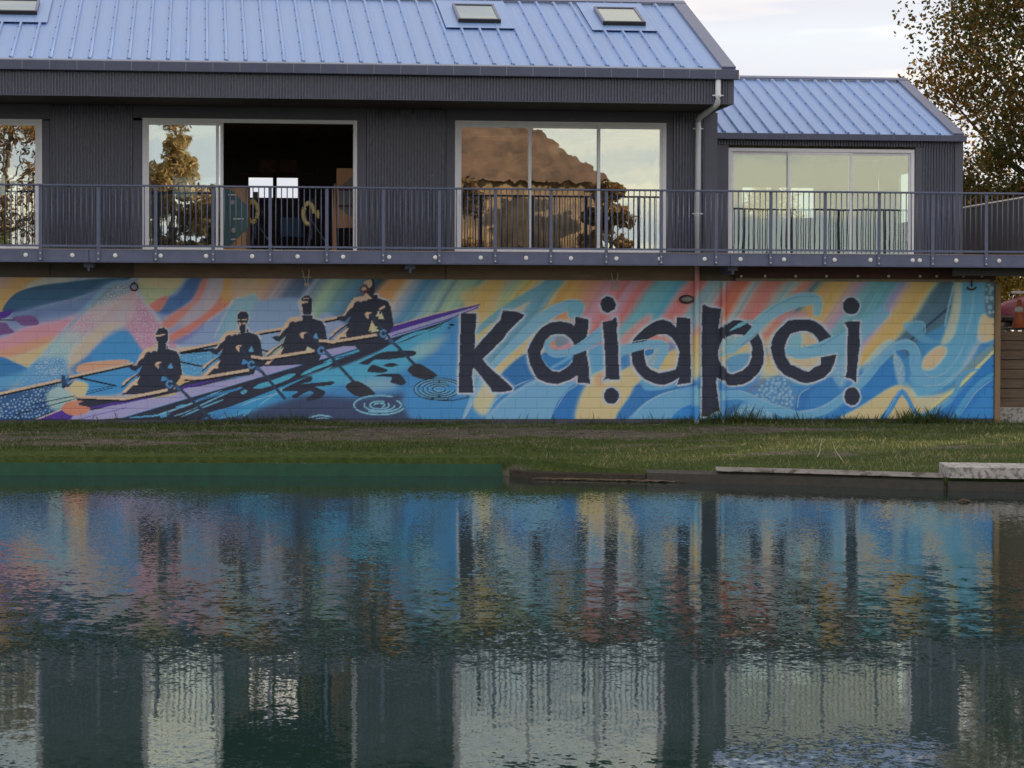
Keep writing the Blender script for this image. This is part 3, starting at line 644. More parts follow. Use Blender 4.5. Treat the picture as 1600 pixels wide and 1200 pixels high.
            hard([(cx-4,cy-9),(cx+2,cy-14),(cx+7,cy-10),(cx+9,cy),(cx+8,cy+14),(cx-2,cy+16),(cx-8,cy+12)], DARK)
            fill([(cx-9,cy-4),(cx-2,cy-9),(cx+3,cy-9),(cx+4,cy),(cx-1,cy+4),(cx-4,cy-1)], CREAM, 0)
            ring((cx-8,cy+6), 6.2, 6, 1.8, (120,38,44)); oval((cx-8,cy+5), 3.6, 2.6, CREAM); oval((cx-7,cy+9), 2.0, 1.5, DARK)
            fill([(cx-6,cy+12),(cx-2,cy+14),(cx+4,cy+21),(cx-8,cy+20)], CREAM, 0)
    head(253, 524, 'cap'); head(379, 498, 'glasses'); head(479, 474, 'peak'); head(577, 446, 'hood')
    hard([(592,482),(601,477),(602,480),(594,485)], CREAM); hard([(587,494),(592,485),(594,494)], (216,206,170))
    hard([(576,518),(581,500),(586,510),(592,511)], (222,206,160))
    # oars over the hull
    for path in [[(248,570),(263,592),(278,604),(330,655)],[(374,541),(391,562),(404,575),(446,624)],[(476,513),(500,540),(512,552),(554,598)],[(578,490),(597,513),(612,532),(648,570)]]:
        stroke(path, [2.2,2.4,4.4,4.6,5], (48,60,80), smooth=False)
        (hx, hy) = path[1]
        ring((hx+2, hy+8), 4.5, 5, 3.2, (84,134,176), 20, 330); stroke([(path[2][0]-4,path[2][1]-1),(path[2][0]+4,path[2][1]+5)], 6, (60,86,116), smooth=False)
    fill([(540,604),(548,597),(557,595),(572,602),(586,614),(582,619),(562,620),(548,614)], (50,50,60), 0)
    fill([(637,578),(644,570),(654,568),(668,575),(682,585),(680,589),(666,593),(650,590),(641,584)], (50,50,60), 0)
    for (c, k) in [((593,633), 0), ((686,608), 1)]:
        if k == 0:
            for rx, ry, a0, a1 in [(40,15,20,300),(34,11,-40,120),(24,9,0,200),(15,6,-30,300),(8,3,180,420)]: ring(c, rx, ry, 2.4, (150,212,236), a0, a1)
        else:
            for rx, ry, a0, a1 in [(38,16,60,330),(32,13,0,340),(24,10,0,300),(17,7,20,330),(9,4,0,330)]:
                ring(c, rx, ry, 3.6, (130,196,232), a0, a1); ring(c, rx+1, ry+1, 1.6, (26,32,52), a0, a1)
            stroke([(664,622),(700,626),(730,621),(726,616)], 1.4, (26,32,52))
    stroke([(482,653),(500,649),(520,652)], 2.4, (160,216,238), taper=True); stroke([(490,656),(505,653),(514,655)], 1.6, (160,216,238), taper=True)

    # ---- lettering
    c5 = lambda P: [(700 + x/5, 430 + y/5) for x, y in P]
    c6 = lambda P: [(880 + x/5, 430 + y/5) for x, y in P]
    c7 = lambda P: [(1060 + x/5, 430 + y/5) for x, y in P]
    c8 = lambda P: [(1230 + x/5, 430 + y/5) for x, y in P]
    K = c5([(100,298),(222,298),(222,330),(212,440),(208,575),(300,470),(410,350),(412,330),(428,275),(555,290),(598,312),(575,340),(555,355),(470,440),(430,500),(270,655),(340,735),(400,785),(505,880),(500,900),(410,915),(345,912),(330,880),(265,800),(195,718),(190,790),(200,918),(82,920),(85,790),(92,640),(98,440)])
    A1o = [(899,495),(910,497),(920,499),(919.6,510),(917,524),(914,535),(916,550),(919,566),(922,599.6),(902.4,598),(903,586),(892,593),(870,600.4),(854,598),(840,592),(834,582),(827,566),(824,548),(828,538),(836,524),(846,512),(860,504),(876,502),(892,505),(898,510)]
    A1i = [(852,532),(860,524),(872,521.6),(882,522.4),(890,528),(896,535),(897,540),(896,550),(894,566),(886,574),(874,581),(864,580),(854,572),(847,560),(844.4,550),(849,542)]
    I1 = c6([(308,368),(385,350),(400,330),(420,332),(420,440),(432,560),(437,740),(440,815),(335,818),(318,832),(312,820),(330,795),(328,640),(322,520),(312,440)])
    A2o = c6([(885,328),(940,330),(995,338),(995,420),(990,500),(995,620),(998,840),(950,848),(895,855),(890,850),(908,800),(850,835),(790,858),(720,850),(640,815),(580,760),(540,690),(530,600),(545,505),(570,475),(640,410),(720,360),(780,345),(840,365),(885,410)])
    A2i = c6([(670,495),(740,462),(800,458),(850,490),(890,550),(908,600),(895,680),(880,735),(830,750),(750,765),(690,740),(650,700),(635,640),(632,590),(640,530)])
    Po = c7([(185,235),(205,230),(240,250),(335,262),(325,330),(310,420),(350,395),(380,385),(430,352),(480,350),(530,370),(570,395),(625,460),(655,520),(668,600),(665,690),(630,760),(570,820),(500,855),(430,862),(375,858),(375,835),(300,800),(295,830),(305,920),(325,1060),(280,1070),(230,1105),(180,1105),(185,900),(182,600),(185,420)])
    Pi = c7([(395,475),(440,460),(500,465),(550,500),(575,560),(572,640),(550,700),(500,745),(420,775),(380,760),(375,725),(340,710),(312,650),(312,590),(325,540),(345,500)])
    O = c8([(345,480),(310,440),(270,395),(220,360),(170,345),(80,345),(10,353)]) + c7([(810,400),(760,450),(730,510),(722,570),(735,640),(770,720),(830,780),(920,820)]) + c8([(90,832),(150,845),(220,830),(290,800),(340,750),(370,680),(385,618),(265,640),(262,700),(210,720),(170,755),(130,745),(60,710)]) + c7([(880,700),(840,640),(828,570),(850,500),(880,455),(950,437)]) + c8([(150,435),(200,455),(235,495),(250,525)])
    I2 = c8([(445,365),(570,362),(565,430),(570,540),(555,650),(545,745),(540,840),(525,830),(500,810),(452,798),(465,760),(468,640),(470,520),(475,420),(462,395)])
    def rough(P):                      # hand-cut edge
        P = np.array(P); out = []
        rs = np.random.RandomState(len(P))
        for i in range(len(P)):
            a, b = P[i], P[(i+1) % len(P)]; n = max(1, int(np.linalg.norm(b-a) / 9))
            for k in range(n): out.append(a + (b-a)*k/n + (rs.uniform(-0.55, 0.55, 2) if k else 0))
        return np.array(out)
    def outline(P): 
        P = rough(P); stroke(np.vstack([P, P[:2]]), 5.4, (232, 238, 248), 0.4, 1.0, smooth=False)
        stroke(np.vstack([P, P[:2]]), 9, LINEW, 3, 0.35, smooth=False)
    def letter(o, i=None):
        outline(o)
        if i is None: fill(rough(o), DARK, 0, 1, False); return
        mo = mask_poly(rough(o)); mi = mask_poly(i)
        m = mo[0].copy(); ox, oy = mi[1]-mo[1], mi[3]-mo[3]
        m[oy:oy+mi[0].shape[0], ox:ox+mi[0].shape[1]] *= (1 - mi[0])
        outline(i)
        blend((m,) + mo[1:], DARK)
    letter(K); letter(A1o, A1i); letter(A2o, A2i); letter(Po, Pi); letter(O)
    # inside the first a, and the ribbons laid over the letters
    fill([(846,556),(860,548),(894,552),(890,568),(874,578),(858,574)], (58,122,178), 1.5)
    stroke([(862,574),(878,566),(894,556)], 5, (124,190,228), 1)
    stroke([(868,526),(856,534),(856,546),(868,553),(890,550),(912,540),(934,525),(952,512)], [4,8,10,12,12,16,20,20], (150,206,236), 0.4)
    stroke([(862,544),(872,548),(892,545),(914,532),(944,512)], 1.0, (90,140,165), 0.4, 0.8)
    fill([(870,524),(884,526),(890,534),(874,542),(866,536)], (104,132,150), 2, 0.8)
    stroke([(955,556),(975,547),(1005,540),(1028,537),(1038,545),(1032,560),(1024,576)], [18,15,12,13,14,12,10], (150,208,238), 0.4)
    stroke([(966,540),(1000,532),(1030,531),(1044,538),(1043,548)], 1.2, (200,226,242), 0.3, 0.8)
    fill([(1008,548),(1020,546),(1020,552),(1010,556)], (58,120,176), 0.6)
    stroke([(1140,517),(1156,508),(1174,500)], [1,6,3], (130,190,206), 0.3)
    stroke([(1140,552),(1160,535),(1178,518),(1188,504),(1200,492)], [8,11,14,16,18], (150,202,222), 0.5)
    stroke([(1158,540),(1184,520)], 3, (92,100,118), 1, 0.6)
    stroke([(1228,546),(1246,552),(1272,548),(1296,540),(1330,522)], [8,18,20,22,20], (146,204,230), 0.8)
    stroke([(1254,538),(1262,543),(1280,541),(1304,528),(1322,514)], 1.0, (70,116,136), 0.3, 0.85)
    letter(I1); letter(I2)
    outline(c6([(290,225),(300,190),(340,162),(385,175),(413,225),(405,265),(345,296),(305,275)])); hard(c6([(290,225),(300,190),(340,162),(385,175),(413,225),(405,265),(345,296),(305,275)]), DARK)
    for (c, rx, ry) in [((955.4,618.4),12,12.4),((1330,478),13.2,13.2),((1331.4,619.4),12.4,14)]:
        oval(c, rx+2.6, ry+2.6, LINEW, 0.5, 0.97, 0.04); oval(c, rx, ry, DARK, 0, 1, 0.05)
    fill(c7([(225,1110),(280,1075),(330,1068),(326,1085),(270,1095)]), (170,212,240), 0.5)
    stroke([(942,598),(946,594),(952,593)], 2.2, LINEW, 0.3)
paint()
# brushy unevenness of rolled and sprayed paint
_rs = np.random.RandomState(2)
_n = box_blur(_rs.normal(0, 1, (CH, CW)).astype(np.float32), 3); _n /= _n.std()
_n2 = box_blur(_rs.normal(0, 1, (CH, CW)).astype(np.float32), 16); _n2 /= _n2.std()
CANVAS *= (1 + 0.007*_n + 0.012*_n2)[..., None]
ILLUM = np.array((0.60, 0.56, 0.525))       # paint reflectance from the picture's colours, the shade's light divided out
CANVAS_LIN = lin(np.clip(CANVAS, 0, 255)) / ILLUM
_m = CANVAS_LIN.max(axis=2, keepdims=True)
CANVAS_LIN *= np.where(_m > 0.6, (0.6 + 0.32*(1 - np.exp(-(_m - 0.6)/0.32))) / np.maximum(_m, 1e-6), 1.0)
def paint_at(px, py):
    x = np.clip((np.asarray(px) - CX0) * CS - 0.5, 0, CW - 1.001); y = np.clip((np.asarray(py) - CY0) * CS - 0.5, 0, CH - 1.001)
    i = x.astype(int); j = y.astype(int); a = (x-i)[:, None]; b = (y-j)[:, None]
    c = CANVAS_LIN
    return (c[j, i]*(1-a) + c[j, i+1]*a)*(1-b) + (c[j+1, i]*(1-a) + c[j+1, i+1]*a)*b

# ------------------------------------------------------------------ levels
Z_MB = 0.66                                   # foot of the painted blocks
COURSE, BLK = 0.2, 0.4
Z_MT = Z_MB + 13 * COURSE
Z_DECK = wz(391.0, -1.25, 300)                # deck surface
Z_FB = wz(409.5, -1.25, 300)                  # foot of the deck's edge beam
X_WL, X_WR = -6.4, wx(1553.5, 0, 540)         # ends of the painted wall
EXT_R = 22.0                                  # the deck runs on past the picture's right edge
EXT_L = -7.5

# ------------------------------------------------------------------ terrain, water
bank_px = [(-420, 741), (-200, 741.5), (0, 742), (400, 743), (790, 744), (830, 748), (1000, 752), (1200, 757), (1475, 766), (1600, 768), (1900, 774)]
bank = [on_z(x, y, 0.0) for x, y in bank_px]
BX = np.array([p.x for p in bank]); BY = np.array([p.y for p in bank])
def bank_y(x): return np.interp(x, BX, BY)
def lawn_z(x, y):
    by = bank_y(x); t = np.clip((y - by) / (0 - by), 0, 1)
    edge = np.interp(x, [-10, 5.3, 6.6, 9, 13.3, 13.9, 20], [0.30, 0.29, 0.16, 0.17, 0.18, 0.31, 0.31])
    top = 0.575
    return edge + (top - edge) * (t ** 0.7) + 0.018*np.sin(x*1.7 + y*2.3) * (t < 0.98) * (t > 0.03)

def attr_mesh(name, verts, faces, **attrs):
    me = bpy.data.meshes.new(name); me.from_pydata([tuple(v) for v in verts], [], faces); me.update()
    for k, v in attrs.items():
        v = np.asarray(v, np.float32)
        if v.ndim == 1:
            a = me.attributes.new(k, 'FLOAT', 'POINT'); a.data.foreach_set('value', v)
        else:
            a = me.attributes.new(k, 'FLOAT_COLOR', 'POINT')
            c = np.ones((len(v), 4), np.float32); c[:, :3] = v; a.data.foreach_set('color', c.ravel())
    return me
def grid_faces(nx, ny):
    return [(j*nx+i, j*nx+i+1, (j+1)*nx+i+1, (j+1)*nx+i) for j in range(ny-1) for i in range(nx-1)]

def sm(a, b, x): t = np.clip((x-a)/(b-a), 0, 1); return t*t*(3-2*t)
_pn = np.random.RandomState(21); _ph = _pn.uniform(0, 6.28, (24, 2)); _fr = _pn.normal(0, 1, (24, 2)) * np.linspace(0.7, 5.0, 24)[:, None]
def lump(x, y):
    s = 0
    for (a, b), (p, q) in zip(_fr, _ph): s = s + np.sin(x*a + y*b*2.2 + p) / math.sqrt(abs(a) + abs(b) + 0.6)
    return s / 4.0
def dirt_at(x, y):                               # worn path along the wall's foot
    w = np.exp(-((y + np.interp(x, [-8, 0, 5, 9, 14], [3.2, 3.0, 2.6, 1.9, 1.9])) / np.interp(x, [-8, 0, 5, 8, 12, 15], [1.9, 1.9, 1.8, 1.1, 0.6, 0.4]))**2) * np.interp(x, [-8, 6, 12, 14], [1.1, 1.1, 0.75, 0.1])
    w = w - 0.45 * np.clip(1 - (y - bank_y(x)) / 1.6, 0, 1)
    return np.clip(w * 0.78 + 0.5 * lump(x, y) + 0.42 * lump(x*2.6 + 9, y*2.2 - 4), 0, 1)

def ground_mat():
    m, t, b = new_mat('lawn_and_worn_soil')
    tc = t.nodes.new('ShaderNodeTexCoord')
    def noise(s, d=5):
        n = t.nodes.new('ShaderNodeTexNoise'); n.inputs['Scale'].default_value = s; n.inputs['Detail'].default_value = d; n.inputs['Roughness'].default_value = 0.7
        t.links.new(tc.outputs['Object'], n.inputs['Vector']); return n
    def ramp(src, p0, p1, c0, c1):
        r = t.nodes.new('ShaderNodeValToRGB'); e = r.color_ramp.elements; e[0].position = p0; e[1].position = p1; e[0].color = (*c0, 1); e[1].color = (*c1, 1)
        t.links.new(src, r.inputs[0]); return r.outputs[0]
    g = ramp(noise(9).outputs['Fac'], 0.3, 0.7, (0.03, 0.048, 0.014), (0.095, 0.13, 0.035))
    d = ramp(noise(22, 8).outputs['Fac'], 0.3, 0.75, (0.1, 0.088, 0.074), (0.28, 0.255, 0.225))
    dm = t.nodes.new('ShaderNodeMixRGB'); dm.blend_type = 'MULTIPLY'; dm.inputs['Fac'].default_value = 1.0
    t.links.new(d, dm.inputs['Color1']); t.links.new(ramp(noise(4.5, 8).outputs['Fac'], 0.35, 0.65, (0.42, 0.4, 0.36), (1.15, 1.12, 1.05)), dm.inputs['Color2']); d = dm.outputs[0]
    at = t.nodes.new('ShaderNodeAttribute'); at.attribute_name = 'dirt'
    ad = t.nodes.new('ShaderNodeMath'); ad.operation = 'ADD'; mu = t.nodes.new('ShaderNodeMath'); mu.operation = 'MULTIPLY_ADD'
    mu.inputs[1].default_value = 1.8; mu.inputs[2].default_value = -0.9
    t.links.new(noise(14, 6).outputs['Fac'], mu.inputs[0]); t.links.new(mu.outputs[0], ad.inputs[0]); t.links.new(at.outputs['Fac'], ad.inputs[1])
    f = ramp(ad.outputs[0], 0.36, 0.56, (0, 0, 0), (1, 1, 1))
    mx = t.nodes.new('ShaderNodeMixRGB'); t.links.new(f, mx.inputs['Fac']); t.links.new(g, mx.inputs['Color1']); t.links.new(d, mx.inputs['Color2'])
    t.links.new(mx.outputs[0], b.inputs['Base Color']); b.inputs['Roughness'].default_value = 0.95; b.inputs['Specular IOR Level'].default_value = 0.15
    bp = t.nodes.new('ShaderNodeBump'); bp.inputs['Distance'].default_value = 0.03; t.links.new(noise(35, 6).outputs['Fac'], bp.inputs['Height']); t.links.new(bp.outputs[0], b.inputs['Normal'])
    return m
M_LAWN = ground_mat()
xs = np.arange(-14, 30.01, 0.12); tt = np.linspace(0, 1, 60)
V = []; D = []
for t_ in tt:
    ys = bank_y(xs) * (1 - t_) + 0.15 * t_
    z = lawn_z(xs, ys)
    V += list(zip(xs, ys, z)); D += list(dirt_at(xs, ys))
n0 = len(V)
V = [(x, bank_y(x) , -0.5) for x in xs] + V; D = [2.0]*len(xs) + D       # soil face down into the water
lawn = struct('lawn_ground', attr_mesh('lawn_ground', V, grid_faces(len(xs), len(tt) + 1), dirt=D), M_LAWN, True)
# upper ground behind the walls, reaching the horizon
M_FAR = mat('distant_grass_and_soil', (0.09, 0.085, 0.05), 0.95, 0, 0.3, 0.6)
M_SOIL = mat('dark_trampled_soil', (0.085, 0.07, 0.055), 0.95, 0, 0.35, 5, 0.02, 20)
Z_UP = wz(515.5, 1.6, 1590)
mb = MB(); mb.quad((X_WR + 0.14, 0.42, Z_UP), (60, 0.42, Z_UP), (60, 14, Z_UP + 0.2), (X_WR + 0.14, 14, Z_UP + 0.2))
struct('upper_soil_ground', mb, M_SOIL)
mb = MB(); mb.quad((-1500, 9.2, Z_UP + 0.1), (1500, 9.2, Z_UP + 0.1), (1500, 3000, Z_UP + 0.1), (-1500, 3000, Z_UP + 0.1))
struct('far_ground', mb, M_FAR)
mb = MB(); mb.quad((-1500, -3000, 0.75), (1500, -3000, 0.75), (1500, -46, 0.75), (-1500, -46, 0.75)); mb.quad((-1500, -46, 0.75), (1500, -46, 0.75), (1500, -42.5, -0.4), (-1500, -42.5, -0.4))
struct('opposite_bank_ground', mb, M_FAR)

def water_mat():
    m, t, b = new_mat('dark_river_water')
    b.inputs['Base Color'].default_value = (0.011, 0.030, 0.028, 1); b.inputs['Roughness'].default_value = 0.03
    b.inputs['IOR'].default_value = 1.34; b.inputs['Specular IOR Level'].default_value = 0.5
    tc = t.nodes.new('ShaderNodeTexCoord')
    def slope(scale, detail, amp, rot=0.0, off=0.0):
        mp = t.nodes.new('ShaderNodeMapping'); mp.inputs['Scale'].default_value = scale; mp.inputs['Rotation'].default_value = (0, 0, rot); mp.inputs['Location'].default_value = (off, off, 0)
        n = t.nodes.new('ShaderNodeTexNoise'); n.inputs['Scale'].default_value = 1.0; n.inputs['Detail'].default_value = detail; n.inputs['Roughness'].default_value = 0.5
        t.links.new(tc.outputs['Object'], mp.inputs['Vector']); t.links.new(mp.outputs[0], n.inputs['Vector'])
        s = t.nodes.new('ShaderNodeVectorMath'); s.operation = 'SUBTRACT'; s.inputs[1].default_value = (0.5, 0.5, 0.5)
        k = t.nodes.new('ShaderNodeVectorMath'); k.operation = 'MULTIPLY'; k.inputs[1].default_value = (amp[0], amp[1], 0)
        t.links.new(n.outputs['Color'], s.inputs[0]); t.links.new(s.outputs[0], k.inputs[0]); return k.outputs[0]
    def vmul(v, f):
        k = t.nodes.new('ShaderNodeVectorMath'); k.operation = 'SCALE'; t.links.new(v, k.inputs[0]); t.links.new(f, k.inputs['Scale']); return k.outputs[0]
    def vadd(a, c):
        k = t.nodes.new('ShaderNodeVectorMath'); k.operation = 'ADD'; t.links.new(a, k.inputs[0]); t.links.new(c, k.inputs[1]); return k.outputs[0]
    fine = slope((10.0, 7.5, 1), 2, (0.035, 0.075), 0.12)
    mid = slope((2.6, 1.7, 1), 2, (0.010, 0.050), -0.1, 7)
    calm = slope((1.4, 0.8, 1), 1, (0.008, 0.013), 0.0, 3)
    tiny = slope((26, 19, 1), 1, (0.04, 0.075), 0.0, 5)
    # wind patches: broad streaks of ruffled water
    mp = t.nodes.new('ShaderNodeMapping'); mp.inputs['Scale'].default_value = (0.05, 0.16, 1); mp.inputs['Rotation'].default_value = (0, 0, 0.06)
    n = t.nodes.new('ShaderNodeTexNoise'); n.inputs['Scale'].default_value = 1.0; n.inputs['Detail'].default_value = 3
    t.links.new(tc.outputs['Object'], mp.inputs['Vector']); t.links.new(mp.outputs[0], n.inputs['Vector'])
    r = t.nodes.new('ShaderNodeMapRange'); r.inputs['From Min'].default_value = 0.42; r.inputs['From Max'].default_value = 0.62; r.inputs['To Min'].default_value = 0.22; r.inputs['To Max'].default_value = 1.1
    t.links.new(n.outputs['Fac'], r.inputs['Value'])
    # sheltered by the near bank and wall: ruffling grows with distance from the bank
    sx = t.nodes.new('ShaderNodeSeparateXYZ'); t.links.new(tc.outputs['Object'], sx.inputs[0])
    r2 = t.nodes.new('ShaderNodeMapRange'); r2.inputs['From Min'].default_value = -13; r2.inputs['From Max'].default_value = -26; r2.inputs['To Min'].default_value = 0.08; r2.inputs['To Max'].default_value = 1.0
    t.links.new(sx.outputs['Y'], r2.inputs['Value'])
    mm = t.nodes.new('ShaderNodeMath'); mm.operation = 'MULTIPLY'; t.links.new(r.outputs[0], mm.inputs[0]); t.links.new(r2.outputs[0], mm.inputs[1])
    r3 = t.nodes.new('ShaderNodeMapRange'); r3.inputs['From Min'].default_value = -15; r3.inputs['From Max'].default_value = -30; r3.inputs['To Min'].default_value = 1.0; r3.inputs['To Max'].default_value = 0.42
    t.links.new(sx.outputs['Y'], r3.inputs['Value'])
    s = vadd(vadd(vmul(fine, mm.outputs[0]), vmul(mid, mm.outputs[0])), vadd(calm, vmul(tiny, r3.outputs[0])))
    ad = t.nodes.new('ShaderNodeVectorMath'); ad.operation = 'ADD'; ad.inputs[1].default_value = (0, 0, 1); t.links.new(s, ad.inputs[0])
    nm = t.nodes.new('ShaderNodeVectorMath'); nm.operation = 'NORMALIZE'; t.links.new(ad.outputs[0], nm.inputs[0]); t.links.new(nm.outputs[0], b.inputs['Normal'])
    return m
mb = MB(); mb.quad((-600, -44, 0), (600, -44, 0), (600, 0.0, 0), (-600, 0.0, 0))
struct('river_water', mb, water_mat())

# ------------------------------------------------------------------ painted block wall
def mural_mat():
    m, t, b = new_mat('mural_paint_on_blockwork')
    at = t.nodes.new('ShaderNodeAttribute'); at.attribute_name = 'paint'
    t.links.new(at.outputs['Color'], b.inputs['Base Color'])
    b.inputs['Roughness'].default_value = 0.62; b.inputs['Specular IOR Level'].default_value = 0.35
    tc = t.nodes.new('ShaderNodeTexCoord'); n = t.nodes.new('ShaderNodeTexNoise'); n.inputs['Scale'].default_value = 90; n.inputs['Detail'].default_value = 3
    t.links.new(tc.outputs['Object'], n.inputs['Vector'])
    bp = t.nodes.new('ShaderNodeBump'); bp.inputs['Distance'].default_value = 0.0015; bp.inputs['Strength'].default_value = 0.7
    t.links.new(n.outputs['Fac'], bp.inputs['Height']); t.links.new(bp.outputs[0], b.inputs['Normal'])
    return m
M_MURAL = mural_mat()
def colours(v):
    px, py = to_px(v); return paint_at(px, py)
wall = thing('painted_block_wall', ((X_WL + X_WR)/2, 0.1, Z_MB), 'long concrete block wall under the deck covered by a colourful rowing mural', 'wall')
NU, NV = 26, 13
def block_geo(x0, x1, z0, z1, y):
    bz, bx_ = 0.006, 0.0025                      # wide bed joints, tight upright joints
    x0 += bx_; x1 -= bx_; z0 += bz; z1 -= bz
    u = np.linspace(x0, x1, max(3, int(NU * (x1-x0) / 0.395))); w = np.linspace(z0, z1, NV)
    U, W = np.meshgrid(u, w); nx, nz = len(u), len(w)
    v = np.stack([U.ravel(), np.full(U.size, y), W.ravel()], 1)
    e = (v[:, 0] <= x0 + 1e-6) | (v[:, 0] >= x1 - 1e-6) | (v[:, 2] <= z0 + 1e-6) | (v[:, 2] >= z1 - 1e-6)
    v[e, 1] += 0.0022
    f = grid_faces(nx, nz); n = len(v)
    border = list(range(nx)) + [j*nx + nx-1 for j in range(1, nz)] + [(nz-1)*nx + i for i in range(nx-2, -1, -1)] + [j*nx for j in range(nz-2, 0, -1)]
    back = v[border].copy(); back[:, 1] = y + 0.05
    v = np.vstack([v, back]); m = len(border)
    f += [(border[(k+1) % m], border[k], n + k, n + (k+1) % m) for k in range(m)]
    return v, f
rsb = np.random.RandomState(5)
spec = []
for r in range(13):
    x = X_WL - (0.2 if r % 2 else 0.0)
    while x < X_WR - 0.01:
        a, b_ = max(x, X_WL), min(x + BLK, X_WR)
        if b_ - a > 0.03: spec.append((a, b_, Z_MB + r*COURSE, Z_MB + (r+1)*COURSE, rsb.uniform(-0.0016, 0.0016)))
        x += BLK
inview = [s for s in spec if s[1] > wx(0, 0)]
inview.sort(key=lambda s: abs((s[0]+s[1])/2 - 0.0))
single = set(id(s) for s in inview[:300])
rv, rf, nv = [], [], 0
for s in spec:
    v, f = block_geo(s[0], s[1], s[2], s[3], s[4])
    if id(s) in single:
        obj('block', attr_mesh('block', v, f, paint=colours(v)), M_MURAL, wall)
    else:
        rv.append(v); rf += [tuple(i + nv for i in q) for q in f]; nv += len(v)
rv = np.vstack(rv)
o = obj('blockwork', attr_mesh('blockwork', rv, rf, paint=colours(rv)), M_MURAL, wall); o['kind'] = 'stuff'
gx = np.arange(X_WL, X_WR - 0.002, 0.05); gz = np.arange(Z_MB, Z_MT + 0.001, 0.05)
U, W = np.meshgrid(gx, gz); v = np.stack([U.ravel(), np.full(U.size, 0.007), W.ravel()], 1)
o = obj('mortar', attr_mesh('mortar', v, grid_faces(len(gx), len(gz)), paint=colours(v) * 0.8), M_MURAL, wall)
obj('plinth', MB().box(X_WL, X_WR + 0.004, -0.012, 0.19, 0.35, Z_MB - 0.003), M_PLINTH, wall)
obj('wall_core', MB().box(X_WL + 0.01, X_WR - 0.004, 0.052, 0.198, Z_MB, Z_DECK - 0.21), M_BROWNDK, wall)
obj('capping', MB().box(wx(1150, 0), X_WR - 0.1, -0.018, 0.19, Z_MT - 0.002, Z_MT + 0.05), mat('pale_capping_board', (0.33, 0.29, 0.23), 0.8, 0, 0.2, 8), wall)
# upper render band between the mural and the deck, in bays of different tone
bays = [(X_WL, wx(78, 0), M_BROWNDK, 0.0), (wx(78, 0), wx(209, 0), M_BROWNDK, 0.03), (wx(209, 0), wx(697, 0), M_BROWNHEAD, 0.012), (wx(697, 0), wx(1085, 0), M_BROWNHEAD, -0.02), (wx(1085, 0), wx(1146, 0), M_BROWNDK, 0.02)]
for a, b_, m_, dy in bays:
    obj('header_panel', MB().box(a + 0.004, b_ - 0.004, dy, 0.2, Z_MT + (0.002 if dy > -0.01 else -0.002), Z_DECK - 0.2), m_, wall)
# red oxide beam carrying the right part of the deck
beam = tag(obj('steel_beam', MB().box(wx(1146, 0) + 0.01, wx(1554, 0), -0.10, 0.0, Z_MT + 0.052, Z_DECK - 0.14), M_REDSTEEL), 'dark red oxide steel beam with bolt heads above the right end of the mural', 'beam')
boltm = mesh_of(MB().tube([(0, 0, 0), (0, -0.03, 0)], 0.028, 6), 'bolt'); boltm.materials.append(mat('galvanised_bolt', (0.45, 0.42, 0.38), 0.4, 0.6))
for px in (1158, 1195, 1243, 1291, 1340, 1388, 1437, 1463, 1505, 1534):
    place(obj('bolt', boltm, None, beam), (wx(px, -0.1, 430), -0.10, wz(431.5, -0.1, px)))

# fittings on the wall
def vhook(px, py):
    p = on_y(px, py, -0.05); mb = MB()
    mb.tube([(p.x - 0.07, -0.12, p.z + 0.13), (p.x + 0.0, -0.04, p.z - 0.13)], 0.011, 6).tube([(p.x + 0.06, -0.12, p.z + 0.14), (p.x + 0.03, -0.04, p.z - 0.13)], 0.011, 6)
    mb.tube([(p.x - 0.09, -0.08, p.z), (p.x + 0.1, -0.08, p.z)], 0.009, 6).box(p.x - 0.03, p.x + 0.06, -0.05, 0.01, p.z - 0.17, p.z - 0.11)
    return obj('hook_bracket', mb, mat('pale_hook_paint', (0.55, 0.53, 0.48), 0.5))
tag(vhook(478, 433), 'pale forked iron hook above the third rower of the mural', 'hook', 'hooks on the wall')
tag(vhook(960, 438), 'pale forked iron hook above the first letter i', 'hook', 'hooks on the wall')
def wring(px, py, r):
    p = on_y(px, py, -0.03); pts = [(p.x + r*math.cos(a), -0.03, p.z + r*math.sin(a)) for a in np.linspace(0, 2*math.pi, 17)]
    mb = MB(); mb.tube(pts, 0.014, 6, False).tube([(p.x, 0.01, p.z + r + 0.02), (p.x, -0.04, p.z + r)], 0.02, 6); return obj('mooring_ring', mb, M_RUST, None, True)
tag(wring(209.5, 448.5, 0.065), 'rusty iron ring hanging on the dotted part of the mural', 'ring')
p = on_y(1518, 446, -0.05); mb = MB(); mb.tube([(p.x, -0.06, p.z + 0.2), (p.x, -0.06, p.z - 0.02)], 0.016, 6); mb.tube([(p.x + 0.09*math.cos(a), -0.06, p.z - 0.01 + 0.07*math.sin(a)) for a in np.linspace(-2.9, -0.2, 9)], 0.016, 6)
tag(obj('hanging_hook', mb, M_RUST), 'rusty round hook hanging from the red beam by the wall end', 'hook')
p = on_y(1073, 467.5, -0.06); lampT = thing('bulkhead_light', (p.x, 0, p.z), 'small oval bulkhead light on the mural beside the tall downpipe', 'lamp')
obj('lamp_body', MB().ell((p.x, -0.035, p.z), (0.145, 0.07, 0.085)), mat('bulkhead_dark_metal', (0.07, 0.065, 0.065), 0.5), lampT, True)
obj('lens', MB().ell((p.x + 0.005, -0.075, p.z), (0.115, 0.055, 0.055)), mat('dusty_lens_glass', (0.3, 0.29, 0.28), 0.25), lampT, True)

